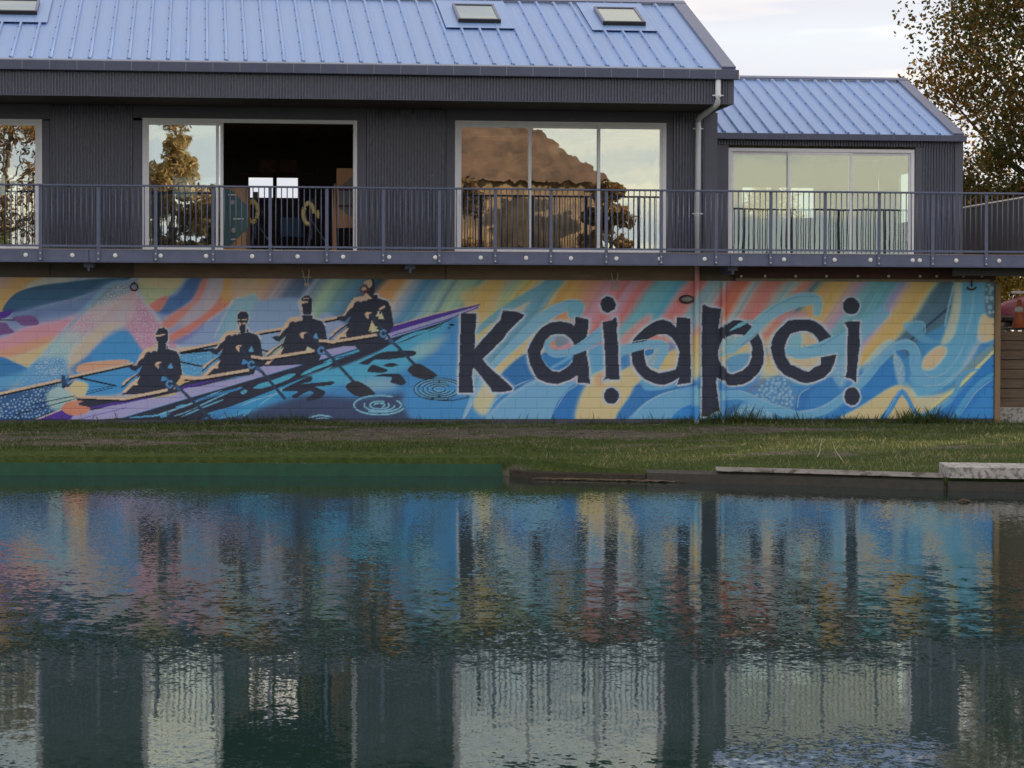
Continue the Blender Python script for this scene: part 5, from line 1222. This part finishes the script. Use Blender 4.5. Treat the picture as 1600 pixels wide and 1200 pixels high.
obj('corner_trim', MB().box(wx(1490, YA), AX1, YA - 0.05, YA + 0.12, FL - 0.1, AE_Z - 0.05), M_TRIM, annex)
obj('jamb_trim', MB().box(wx(1428.5, YA), wx(1440, YA), YA - 0.03, YA + 0.05, FL - 0.1, on_y(1300, 228.5, YA).z - 0.003), M_TRIM, annex)
obj('jamb_trim', MB().box(AX0, wx(1137, YA), YA - 0.03, YA + 0.05, FL - 0.1, on_y(1300, 228.5, YA).z - 0.003), M_TRIM, annex)
glazed('sliding_window', 1137.5, 1428, 232.5, YA, [(1142, 1236, 0.03), (1230, 1332, 0.0), (1325, 1424, 0.03)], annex, M_GLASS2, FL + 0.005, 0.07)
YAB = 8.6; wh = AE_Z + 0.35
obj('floor', MB().box(AX0, AX1, YA + 0.06, YAB, FL - 0.2, FL - 0.01), M_CARPET, annex)
obj('ceiling', MB().box(AX0 + 0.05, AX1 - 0.1, YA + 0.13, YAB - 0.01, AE_Z - 0.12, AE_Z - 0.07), M_ROOMWHITE, annex)
obj('left_wall', MB().box(AX0, AX0 + 0.08, YA + 0.06, YAB, FL, AE_Z - 0.121), M_ROOMWHITE, annex)
hb = [(1160, 1206), (1217, 1272)]
zb1, zb0 = on_y(1215, 293, YAB).z, on_y(1215, 340, YAB).z
ed = [AX0 + 0.081] + [wx(v_, YAB, 310) for h_ in hb for v_ in h_] + [AX1 - 0.11]
bw = obj('back_wall', MB().box(AX0 + 0.081, AX1 - 0.11, YAB, YAB + 0.1, FL, zb0).box(AX0 + 0.081, AX1 - 0.11, YAB, YAB + 0.1, zb1, AE_Z - 0.121), M_ROOMWHITE, annex)
for i in range(0, len(ed), 2): obj('wall_pier', MB().box(ed[i], ed[i+1], YAB + 0.001, YAB + 0.099, zb0 + 0.001, zb1 - 0.001), M_ROOMWHITE, bw)
zs0, zs1 = FL + 0.9, FL + 1.95
ys_ = [YA + 0.125, 3.1, 3.7, 4.4, 5.2, 6.0, 7.0, YAB]
rw = obj('right_wall', MB().box(AX1 - 0.1, AX1 - 0.02, YA + 0.125, YAB + 0.1, FL, zs0).box(AX1 - 0.1, AX1 - 0.02, YA + 0.125, YAB + 0.1, zs1, AE_Z - 0.06), M_ROOMWHITE, annex)
for i in range(0, len(ys_), 2): obj('wall_pier', MB().box(AX1 - 0.099, AX1 - 0.021, ys_[i], ys_[i+1], zs0 + 0.001, zs1 - 0.001), M_ROOMWHITE, rw)
obj('outer_skin', MB().box(AX1 - 0.019, AX1 - 0.004, YA + 0.13, YAB + 0.1, FL - 1.2, zs0).box(AX1 - 0.019, AX1 - 0.004, YA + 0.13, YAB + 0.1, zs1, AE_Z - 0.05), M_CLAD, annex)
obj('underfloor', MB().box(AX0, AX1 - 0.03, YA + 0.3, YAB, Z_UP - 0.2, FL - 0.21), M_BLACK, annex)
# brown lounge chair inside the annex
x = wx(1408, 3.6, 380); t_ = thing('lounge_chair', (x, 3.6, FL), 'dark brown lounge chair behind the right annex window', 'chair')
obj('seat', MB().box(x - 0.35, x + 0.3, 3.3, 3.9, FL + 0.3, FL + 0.42, 0.03), M_PLYDK, t_)
mbq = MB(); mbq.v = [(x + 0.12, 3.3, FL + 0.42), (x + 0.24, 3.3, FL + 0.42), (x + 0.5, 3.3, FL + 0.95), (x + 0.4, 3.3, FL + 0.97), (x + 0.12, 3.9, FL + 0.42), (x + 0.24, 3.9, FL + 0.42), (x + 0.5, 3.9, FL + 0.95), (x + 0.4, 3.9, FL + 0.97)]; mbq.f = [(0,1,2,3),(7,6,5,4),(0,4,5,1),(1,5,6,2),(2,6,7,3),(3,7,4,0)]
obj('backrest', mbq, M_PLYDK, t_)
for ax in (-0.3, 0.26):
    for ay in (3.34, 3.86): obj('leg', MB().tube([(x + ax, ay, FL - 0.005), (x + ax, ay, FL + 0.31)], 0.025, 6), M_PLYDK, t_)
for ay in (3.3, 3.86): obj('armrest', MB().box(x - 0.3, x + 0.3, ay, ay + 0.05, FL + 0.58, FL + 0.62).box(x - 0.28, x - 0.24, ay, ay + 0.05, FL + 0.421, FL + 0.579), M_PLYDK, t_)

# ------------------------------------------------------------------ right of the mural: post, retaining wall, cone, boat, fence
xp0, xp1 = X_WR + 0.006, wx(1563, -0.02, 520)
tag(obj('timber_post', MB().box(xp0, xp1, -0.05, 0.13, 0.5, Z_MT - 0.02, 0.006), M_POST), 'tall tan timber post at the right end of the mural wall', 'post')
ret = thing('retaining_wall', (16.5, 0.35, 0.75), 'weathered timber board retaining wall right of the mural', 'wall')
zr = [on_y(1585, y, 0.36).z for y in (516, 534, 549, 563.5, 578, 593, 612, 622, 637)]
zr = list(np.linspace(on_y(1585, 517, 0.36).z, on_y(1585, 637, 0.36).z, 9))
for i in range(8):
    dy = random.uniform(-0.008, 0.008); obj('board', MB().box(xp1 + 0.02, 24, 0.34 + dy, 0.40 + dy, zr[i+1] + 0.006, zr[i] - 0.006, 0.005), M_TIMBER, ret)
obj('backing', MB().box(xp1 + 0.02, 24, 0.405, 0.42, zr[8], zr[0] - 0.02), M_BLACK, ret)
zk = on_y(1585, 649, 0.3).z
tag(obj('concrete_kerb', MB().box(xp1 + 0.015, 24, 0.25, 0.42, zk - 0.15, zr[8] - 0.002, 0.006), M_CONC), 'pale concrete kerb under the timber retaining wall', 'kerb')
# traffic cone on the soil above
pc = on_y(1592, 513, 1.3); zc0 = Z_UP + 0.02
cone = thing('traffic_cone', (pc.x, 1.3, zc0), 'faded orange traffic cone with a white band above the retaining wall', 'cone')
prof = [(0.175, 0.0), (0.17, 0.03), (0.13, 0.04), (0.105, 0.18), (0.085, 0.32), (0.062, 0.44), (0.04, 0.56), (0.036, 0.575)]
def lathe(prof, c, seg=20):
    mb = MB(); 
    for r, z in prof:
        for k in range(seg): mb.v.append((c[0] + r*math.cos(2*math.pi*k/seg), c[1] + r*math.sin(2*math.pi*k/seg), c[2] + z))
    for i in range(len(prof)-1):
        for k in range(seg): a = i*seg+k; b_ = i*seg+(k+1) % seg; mb.f.append((a, b_, b_+seg, a+seg))
    mb.f.append(tuple(range(seg-1, -1, -1))); mb.f.append(tuple((len(prof)-1)*seg + k for k in range(seg))); return mb
obj('cone_body', lathe(prof, (pc.x, 1.3, zc0)), M_ORANGE, cone, True)
obj('reflective_band', lathe([(0.086, 0.33), (0.090, 0.33), (0.067, 0.44), (0.062, 0.44)], (pc.x, 1.3, zc0)), M_WHITE, cone, True)
obj('base', MB().box(pc.x - 0.19, pc.x + 0.19, 1.11, 1.49, zc0 - 0.02, zc0 + 0.025, 0.01), M_BLACK, cone)
# upturned maroon boat
pb = on_y(1602, 480, 5.0); bl = 2.4
boat = thing('upturned_boat', (pb.x + 0.6, 5.0, Z_UP), 'maroon upturned boat hull lying behind the traffic cone', 'boat')
mb = MB(); NS, NC = 18, 11
for i in range(NS):
    t = i/(NS-1); s = (math.sin(math.pi*min(1, t*0.92 + 0.04)))**0.55
    for k in range(NC):
        a = math.pi*k/(NC-1); mb.v.append((pb.x - 0.7 + bl*t, 5.0 - 0.55*s*math.cos(a), Z_UP + 0.28 + 0.50*s*math.sin(a)**0.8))
mb.f = [(i*NC+k, (i+1)*NC+k, (i+1)*NC+k+1, i*NC+k+1) for i in range(NS-1) for k in range(NC-1)]
obj('hull', mb, M_MAROON, boat, True)
obj('gunwale', MB().box(pb.x - 0.66, pb.x - 0.7 + bl, 4.44, 5.56, Z_UP + 0.16, Z_UP + 0.285, 0.03), M_BLACK, boat)
obj('keel', MB().box(pb.x - 0.3, pb.x - 1.0 + bl, 4.98, 5.02, Z_UP + 0.76, Z_UP + 0.81), M_ALU, boat)
for dx in (0.0, 1.2): obj('trestle', MB().box(pb.x - 0.3 + dx, pb.x - 0.2 + dx, 4.5, 5.5, Z_UP + 0.0, Z_UP + 0.165), M_PLYDK, boat)
# paling fence seen through the railing
fen = thing('paling_fence', (18.2, 3.6, Z_DECK), 'grey paling fence with a pale capping rail beyond the right end of the railing', 'fence')
fa = on_y(1500, 326, 7.0); fb = on_y(1640, 302.5, 2.6)
fd = fb - fa; n = int(math.hypot(fd.x, fd.y) / 0.105)
for i in range(n):
    t0, t1 = i/n, (i + 0.93)/n; mb = MB(); a = fa + fd*t0; c = fa + fd*t1; ny = Vector((fd.y, -fd.x, 0)).normalized()*0.018
    j = random.uniform(-0.004, 0.004); zz = Z_DECK - 0.12
    va = [a + ny*j*0, c, c + ny, a + ny]
    mb.v = [(q.x, q.y, zz) for q in va] + [(q.x, q.y, a.z - 0.03 + (c.z - a.z)*(1 if k in (1, 2) else 0)) for k, q in enumerate(va)]
    mb.f = [(0,3,2,1),(4,5,6,7),(0,1,5,4),(1,2,6,5),(2,3,7,6),(3,0,4,7)]
    obj('paling', mb, M_FENCE, fen)
mb = MB(); mb.tube([fa, fb], 0.032, 4); obj('capping_rail', mb, M_CAPRAIL, fen)
nd = Vector((-fd.y, fd.x, 0)).normalized()*0.06
obj('back_rail', MB().tube([fa + nd - Vector((0,0,0.4)), fb + nd - Vector((0,0,0.4))], 0.03, 4), M_FENCE, fen)

# ------------------------------------------------------------------ bank edging
ib = [i for i, p in enumerate(bank_px) if p[0] <= 790]
mb = MB()
def strip(mb, pts, y0, y1, z0, z1):
    for (xa, ya), (xb, yb) in zip(pts, pts[1:]):
        n = len(mb.v); mb.v += [(xa, ya + y0, z0), (xb, yb + y0, z0), (xb, yb + y1, z0), (xa, ya + y1, z0), (xa, ya + y0 + 0.02, z1), (xb, yb + y0 + 0.02, z1), (xb, yb + y1, z1 + 0.05), (xa, ya + y1, z1 + 0.05)]
        mb.f += [tuple(n+i for i in q) for q in ((0,3,2,1),(4,5,6,7),(0,1,5,4),(1,2,6,5),(2,3,7,6),(3,0,4,7))]
gp = [(bank[i].x, bank[i].y) for i in ib]
strip(mb, gp, -0.03, 0.55, -0.4, on_y(400, 724, bank[3].y).z)
tag(obj('green_edging', mb, M_GREENBOARD), 'long green painted edging step along the water below the rowers', 'edging')
def seg_pts(a, b_, n=12): return [(bank_at(a + (b_-a)*k/n), bank_y(bank_at(a + (b_-a)*k/n))) for k in range(n+1)]
def bank_at(px): return float(np.interp(px, [p[0] for p in bank_px], BX))
low = thing('low_concrete_edge', (bank_at(1300), bank_y(bank_at(1300)), 0), 'low worn concrete bank edge right of the green edging', 'kerb')
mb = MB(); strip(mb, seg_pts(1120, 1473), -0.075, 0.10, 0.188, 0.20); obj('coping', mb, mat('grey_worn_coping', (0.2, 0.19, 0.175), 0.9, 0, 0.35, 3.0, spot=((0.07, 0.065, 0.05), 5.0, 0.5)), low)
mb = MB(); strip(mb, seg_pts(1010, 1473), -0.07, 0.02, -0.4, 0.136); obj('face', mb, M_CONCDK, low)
M_EARTH = mat('dark_damp_earth', (0.045, 0.036, 0.026), 0.9, 0, 0.4, 7, 0.02, 18)
mb = MB(); strip(mb, seg_pts(796, 1008, 20), -0.06, 0.05, -0.4, 0.10); struct('earth_bank_face', mb, M_EARTH)
hi = thing('concrete_bank_wall', (bank_at(1560), bank_y(bank_at(1560)), 0), 'higher pale concrete bank block at the right of the waterline', 'kerb')
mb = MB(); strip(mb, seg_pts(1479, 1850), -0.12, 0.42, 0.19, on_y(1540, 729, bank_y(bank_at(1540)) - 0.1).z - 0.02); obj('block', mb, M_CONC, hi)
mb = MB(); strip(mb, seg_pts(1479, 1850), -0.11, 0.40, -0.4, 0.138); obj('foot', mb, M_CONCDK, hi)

# ------------------------------------------------------------------ grass and plants
def leaf_mat(name, cols, trans=0.35, rough=0.6):
    m = bpy.data.materials.new(name); m.use_nodes = True; t = m.node_tree; t.nodes.clear()
    out = t.nodes.new('ShaderNodeOutputMaterial'); mx = t.nodes.new('ShaderNodeMixShader'); mx.inputs[0].default_value = trans
    at = t.nodes.new('ShaderNodeAttribute'); at.attribute_name = 'tone'
    rp = t.nodes.new('ShaderNodeValToRGB'); rp.color_ramp.interpolation = 'LINEAR'
    while len(rp.color_ramp.elements) < len(cols): rp.color_ramp.elements.new(0.5)
    for i, (p_, c) in enumerate(cols): rp.color_ramp.elements[i].position = p_; rp.color_ramp.elements[i].color = (*c, 1)
    d = t.nodes.new('ShaderNodeBsdfPrincipled'); d.inputs['Roughness'].default_value = rough; d.inputs['Specular IOR Level'].default_value = 0.3
    tr = t.nodes.new('ShaderNodeBsdfTranslucent')
    t.links.new(at.outputs['Fac'], rp.inputs[0]); t.links.new(rp.outputs[0], d.inputs['Base Color']); t.links.new(rp.outputs[0], tr.inputs['Color'])
    t.links.new(d.outputs[0], mx.inputs[1]); t.links.new(tr.outputs[0], mx.inputs[2]); t.links.new(mx.outputs[0], out.inputs['Surface'])
    return m
M_GRASS = leaf_mat('grass_blades', [(0.0, (0.03, 0.048, 0.014)), (0.5, (0.095, 0.14, 0.035)), (0.85, (0.16, 0.2, 0.055)), (1.0, (0.36, 0.32, 0.19))], 0.25)
def blades(x, y, z, h, w, tone, lean):
    n = len(x); a = np.random.uniform(0, 2*math.pi, n); la = np.random.uniform(0, 2*math.pi, n)
    dx, dy = np.cos(a)*w/2, np.sin(a)*w/2; lx, ly = np.cos(la)*lean*h, np.sin(la)*lean*h
    v = np.empty((n, 4, 3)); v[:, 0] = np.stack([x-dx, y-dy, z-0.01], 1); v[:, 1] = np.stack([x+dx, y+dy, z-0.01], 1)
    v[:, 2] = np.stack([x+dx*0.5+lx*0.5, y+dy*0.5+ly*0.5, z+h*0.6], 1); v[:, 3] = np.stack([x+lx, y+ly, z+h], 1)
    f = [(4*i, 4*i+1, 4*i+2, 4*i+3) for i in range(n)]
    return v.reshape(-1, 3), f, np.repeat(tone, 4)
N = 140000
gx_ = np.random.uniform(-5.5, 18, N); gt = np.random.uniform(0, 1, N)
gy_ = bank_y(gx_) * (1 - gt) + 0.0*gt - 0.02; gy_ = np.where(gt > 0.998, -0.03, gy_)
keep = (dirt_at(gx_, gy_) + np.random.normal(0, 0.25, N) < 0.42) & ~((gx_ < bank_at(790)) & (gy_ < bank_y(gx_) + 0.5))
gx_, gy_ = gx_[keep], gy_[keep]
patch = lump(gx_*1.3 + 5, gy_*1.1)
hh = np.random.gamma(4, 0.009, len(gx_)) * (1 + 0.5*patch)
hh = hh * np.where(gy_ > -0.35, 1.5, 1.0)
tone = np.clip(0.42 + 0.28*patch + np.random.normal(0, 0.24, len(gx_)) + np.interp(gx_, [2, 10], [-0.1, 0.14]), 0, 1)
tone = np.where(np.random.rand(len(gx_)) < 0.05, 0.97, tone)
v, f, tn = blades(gx_, gy_, lawn_z(gx_, gy_), np.clip(hh, 0.012, 0.09), np.random.uniform(0.006, 0.014, len(gx_)), tone, 0.7)
o = obj('lawn_grass', attr_mesh('lawn_grass', v, f, tone=tn), M_GRASS); o['kind'] = 'stuff'; o['label'] = 'short patchy grass covering the bank'; o['category'] = 'grass'
# straggly long grass along the wall's foot
tx = []
for c, s, k in ((-2, 1.5, 260), (0.6, 0.7, 500), (1.6, 0.4, 600), (4.5, 3, 400), (8.9, 0.3, 160), (9.9, 0.5, 700), (10.7, 0.4, 500), (12.0, 0.35, 400), (13.0, 0.5, 300), (13.6, 0.35, 700), (14.6, 0.5, 250), (11.5, 2.5, 400)): tx.append(np.random.normal(c, s, k))
tx = np.concatenate(tx); tx = tx[(tx > -5.5) & (tx < 15.3)]
ty = -np.abs(np.random.normal(0, 0.12, len(tx))) - 0.03
v, f, tn = blades(tx, ty, lawn_z(tx, ty), np.random.gamma(3, 0.03, len(tx)) * (1 + 0.5*((abs(tx-13.6) < 0.5) | (abs(tx - 9.9) < 0.5))), np.random.uniform(0.006, 0.012, len(tx)), np.clip(np.random.normal(0.28, 0.15, len(tx)), 0, 1), 0.45)
o = obj('wall_foot_grass', attr_mesh('wall_foot_grass', v, f, tone=tn), M_GRASS); o['kind'] = 'stuff'; o['label'] = 'long straggly grass along the foot of the mural wall'; o['category'] = 'grass'
# pale pebbles and litter on the worn path
mb = MB(); r_ = random.Random(3)
for _ in range(900):
    x = r_.uniform(-5, 13.5); y = -abs(r_.gauss(2.4, 1.2)) - 0.1
    if dirt_at(np.array(x), np.array(y)) < 0.4 or y < bank_y(x) + 0.6: continue
    s = r_.uniform(0.004, 0.013); mb.ell((x, y, float(lawn_z(np.array(x), np.array(y))) + s*0.3), (s*1.3, s, s*0.6), 6, 3)
o = obj('path_pebbles', mb, mat('pale_pebbles', (0.28, 0.27, 0.25), 0.85, 0, 0.3, 20)); o['kind'] = 'stuff'; o['label'] = 'pale pebbles scattered on the worn bank path'; o['category'] = 'pebbles'
# reeds / dead debris by the water
mb = MB()
for _ in range(140):
    px = r_.uniform(850, 1060); x = bank_at(px) + r_.uniform(-0.2, 0.2); y = bank_y(x) - r_.uniform(-0.1, 0.28)
    a = r_.uniform(-0.5, 0.5); l = r_.uniform(0.08, 0.3); mb.tube([(x - l/2*math.cos(a), y - l/2*math.sin(a)*0.5, 0.012), (x, y, 0.03), (x + l/2*math.cos(a), y + l/2*math.sin(a)*0.5, 0.010)], 0.006, 4)
o = obj('reed_debris', mb, mat('dead_reed', (0.12, 0.09, 0.06), 0.9, 0, 0.3, 10)); o['kind'] = 'stuff'; o['label'] = 'brown dead reeds floating against the bank'; o['category'] = 'debris'
# bare twigs standing in the lawn
for k, (px0, py0, pts) in enumerate([(1284, 716, [(1277, 714), (1282, 706), (1283, 697), (1287, 686)]), (1310, 716, [(1318, 722), (1312, 712), (1306, 704), (1303, 690)])]):
    pl = on_z(px0, 715, 0.36); mb = MB(); mb.tube([(on_y(a, b_, pl.y).x, pl.y + 0.03*i, on_y(a, b_, pl.y).z) for i, (a, b_) in enumerate(pts)], [0.010, 0.008, 0.006, 0.004], 5)
    a, b_ = pts[2]; q = on_y(a, b_, pl.y); mb.tube([(q.x, pl.y + 0.06, q.z), (q.x + 0.08, pl.y + 0.05, q.z + 0.1)], [0.005, 0.003], 5)
    tag(obj('bare_twig', mb, mat('pale_dead_twig', (0.42, 0.38, 0.27), 0.8)), ['bare pale twig with a kink standing in the lawn', 'bare pale straight twig leaning in the lawn'][k], 'twig', 'twigs in the lawn')
# small duck-like drifting stick in the water at the right
p = on_z(1506, 785, 0.0); tag(obj('drifting_stick', MB().tube([(p.x - 0.1, p.y, 0.0), (p.x - 0.02, p.y, 0.03), (p.x + 0.06, p.y, 0.02), (p.x + 0.12, p.y, -0.005)], [0.012, 0.022, 0.02, 0.008], 7), M_BARK), 'small dark stick floating off the concrete bank block', 'stick')

# ------------------------------------------------------------------ trees
AUT = [(0.0, (0.035, 0.045, 0.014)), (0.35, (0.075, 0.085, 0.02)), (0.6, (0.14, 0.10, 0.025)), (0.8, (0.26, 0.13, 0.035)), (1.0, (0.42, 0.26, 0.05))]
BRN = [(0.0, (0.06, 0.045, 0.022)), (0.4, (0.16, 0.09, 0.035)), (0.75, (0.27, 0.15, 0.055)), (1.0, (0.34, 0.26, 0.11))]
GRN = [(0.0, (0.03, 0.05, 0.015)), (0.5, (0.09, 0.12, 0.03)), (1.0, (0.22, 0.22, 0.06))]
YEL = [(0.0, (0.16, 0.13, 0.03)), (0.5, (0.38, 0.28, 0.06)), (1.0, (0.55, 0.45, 0.12))]
M_AUT = leaf_mat('autumn_leaves', AUT, 0.45); M_BRN = leaf_mat('brown_leaves', BRN, 0.3); M_GRN = leaf_mat('green_leaves', GRN, 0.35); M_TAN = leaf_mat('tan_leaves', [(0.0, (0.16, 0.11, 0.05)), (0.5, (0.36, 0.25, 0.11)), (1.0, (0.5, 0.42, 0.24))], 0.3); M_YEL = leaf_mat('yellow_leaves', YEL, 0.5)
def tree(name, base, height, rad, nclump, per, leaf, lm, label, seed, trunk_r=0.25, low=0.25, group=None):
    rs = np.random.RandomState(seed)
    t_ = thing(name, base, label, 'tree', group)
    bx_, by_, bz_ = base; mb = MB()
    pts = [(bx_ + rs.normal(0, 0.06)*i, by_ + rs.normal(0, 0.06)*i, bz_ - 0.1 + height*0.72*i/6) for i in range(7)]
    mb.tube(pts, [trunk_r*(1 - 0.8*i/6) for i in range(7)], 8)
    cl = []
    for k in range(nclump):
        u = rs.normal(0, 1, 3); u /= np.linalg.norm(u); r = rs.uniform(0.35, 1.0)**0.6
        cz = bz_ + height*(low + (1-low)/2); hz = height*(1-low)/2
        c = np.array([bx_ + u[0]*r*rad, by_ + u[1]*r*rad, cz + u[2]*r*hz]); 
        taper = 1 - 0.35*max(0, (c[2] - cz)/hz); c[0] = bx_ + (c[0]-bx_)*taper; c[1] = by_ + (c[1]-by_)*taper
        cl.append((c, rs.uniform(0.6, 1.25)))
        if k % 2 == 0:
            i = int(np.clip((c[2]-bz_)/height/0.72*6 - 1.2, 1, 5)); s = Vector(pts[i]); e = Vector(c); m_ = (s+e)/2 + Vector((0, 0, -0.1*rad))
            mb.tube([s, m_, e], [trunk_r*0.28, trunk_r*0.16, trunk_r*0.05], 5)
    obj('trunk', mb, M_BARK, t_, True)
    cr = rad*0.42; V_, T_ = [], []
    for c, s in cl:
        n = int(per*s); d = rs.normal(0, 1, (n, 3)); d /= np.linalg.norm(d, axis=1)[:, None]
        d *= (rs.uniform(0, 1, n)**0.45)[:, None] * cr * s * np.array([1, 1, 0.75])
        ctr = c + d
        a = rs.normal(0, 1, (n, 3)); a /= np.linalg.norm(a, axis=1)[:, None]; b_ = rs.normal(0, 1, (n, 3)); b_ -= (b_*a).sum(1)[:, None]*a; b_ /= np.linalg.norm(b_, axis=1)[:, None]
        sz = leaf*rs.uniform(0.6, 1.3, n)[:, None]
        V_.append(np.stack([ctr - a*sz*0.5, ctr + b_*sz*0.3, ctr + a*sz*0.5, ctr - b_*sz*0.3], 1).reshape(-1, 3))
        T_.append(np.repeat(np.clip(rs.normal(0.5, 0.2, n) + rs.normal(0, 0.18), 0, 1), 4))
    V_ = np.vstack(V_); f = [(i, i+1, i+2, i+3) for i in range(0, len(V_), 4)]
    o = obj('crown', attr_mesh('crown', V_, f, tone=np.concatenate(T_)), lm, t_)
    return t_
# the autumn tree that fills the right edge, behind the annex
q = on_y(1672, 300, 13.0)
tree('autumn_tree', (q.x, 13.0, Z_UP), 12.5, 3.3, 125, 760, 0.125, M_AUT, 'tall autumn tree with olive and golden leaves behind the annex', 11, 0.3, 0.06)
q = on_y(1545, 300, 9.5)
tree('hedge_tree', (q.x + 0.5, 10.2, Z_UP), 4.4, 1.5, 40, 420, 0.10, M_AUT, 'low bushy tree with dark olive leaves behind the paling fence', 12, 0.12, 0.03)
q = on_y(1590, 440, 7.0)
tree('yellow_shrub', (q.x + 0.1, 7.4, Z_UP), 2.0, 0.9, 22, 260, 0.08, M_YEL, 'yellow leaved shrub behind the maroon boat', 13, 0.05, 0.1)
q = on_y(1225, 320, 16.0)
tree('golden_shrub', (q.x, 17.0, Z_UP), 3.6, 1.6, 40, 260, 0.11, M_YEL, 'golden shrub seen through the annex back windows', 14, 0.08, 0.1)
# unseen trees added off frame at the right to shade the lawn and soil
for i, (x, y, h, r_) in enumerate([(24, 6, 10, 3.6), (30, 12, 12, 4.2), (27, 0.5, 9, 3.4), (36, 5, 12, 4.2), (28.5, -3.5, 9, 3.4)]+[(20.5, 2.2, 4.5, 1.8)]):
    tree('screen_tree', (x, y, Z_UP if y > 0.4 else 0.5), h, r_, 50, 170, 0.3, M_AUT, ['autumn tree at the front of the row right of the retaining wall','tallest autumn tree in the row right of the retaining wall','small autumn tree nearest the water right of the retaining wall','broad autumn tree at the far end of the row past the wall','autumn tree on the lawn edge past the concrete bank block','low leafy autumn tree at the end of the paling fence'][i], 30 + i, 0.25, 0.04, 'trees right of the wall')
# far bank behind the viewer, mirrored in the glass
FAR = [(-9.5, -84, 17, 4.6, M_BRN, 'tallest dense brown tree mirrored in the left sliding door'), (-1.4, -90, 12.4, 1.7, M_TAN, 'slim tan tree mirrored in the pane beside the open doorway'), (0.9, -92, 9.5, 1.6, M_TAN, 'short tan tree next to the slim tan tree on the far bank'),
    (-16, -92, 13, 5, M_BRN, 'brown tree left of the tallest brown tree on the far bank'), (20.3, -84, 9.3, 1.3, M_BRN, 'slim brown tree at the corner of the tan house'), (11.0, -82, 12.5, 2.6, M_BRN, 'brown tree standing before the roof of the tan house'), (-10, -70, 5.5, 2.6, M_GRN, 'rounded green tree before the tallest brown tree'), (-6.2, -74, 5.0, 2.2, M_GRN, 'small green tree beside the rounded green tree'), (28, -78, 4.5, 2.5, M_GRN, 'low green tree right of the tan house')]
for i, (x, y, h, r_, m_, lab) in enumerate(FAR):
    tree('far_bank_tree', (x, y, 0.75), h, r_, 50, 520, 0.22, m_, lab, 50 + i, 0.3, 0.1, 'trees on the opposite bank')
fbk = thing('brick_house', (15, -88, 0.75), 'tall tan house with brown roof on the opposite bank', 'building')
obj('wall', MB().box(9.5, 20.2, -94, -86, 0.7, 9.8), M_BRICKTAN, fbk)
obj('lower_wall', MB().box(9.4, 20.3, -94.1, -85.9, 0.7, 6.3), mat('dark_brown_brick', (0.14, 0.075, 0.05), 0.85, 0, 0.25, 3), fbk)
mb = MB(); mb.v = [(9, -85.4, 9.7), (20.8, -85.4, 9.7), (20.8, -94.6, 9.7), (9, -94.6, 9.7), (9, -90, 13.4), (16.5, -90, 13.4)]; mb.f = [(0,1,5,4),(1,2,5),(2,3,4,5),(3,0,4),(0,3,2,1)]
obj('roof', mb, M_ROOFBR, fbk)
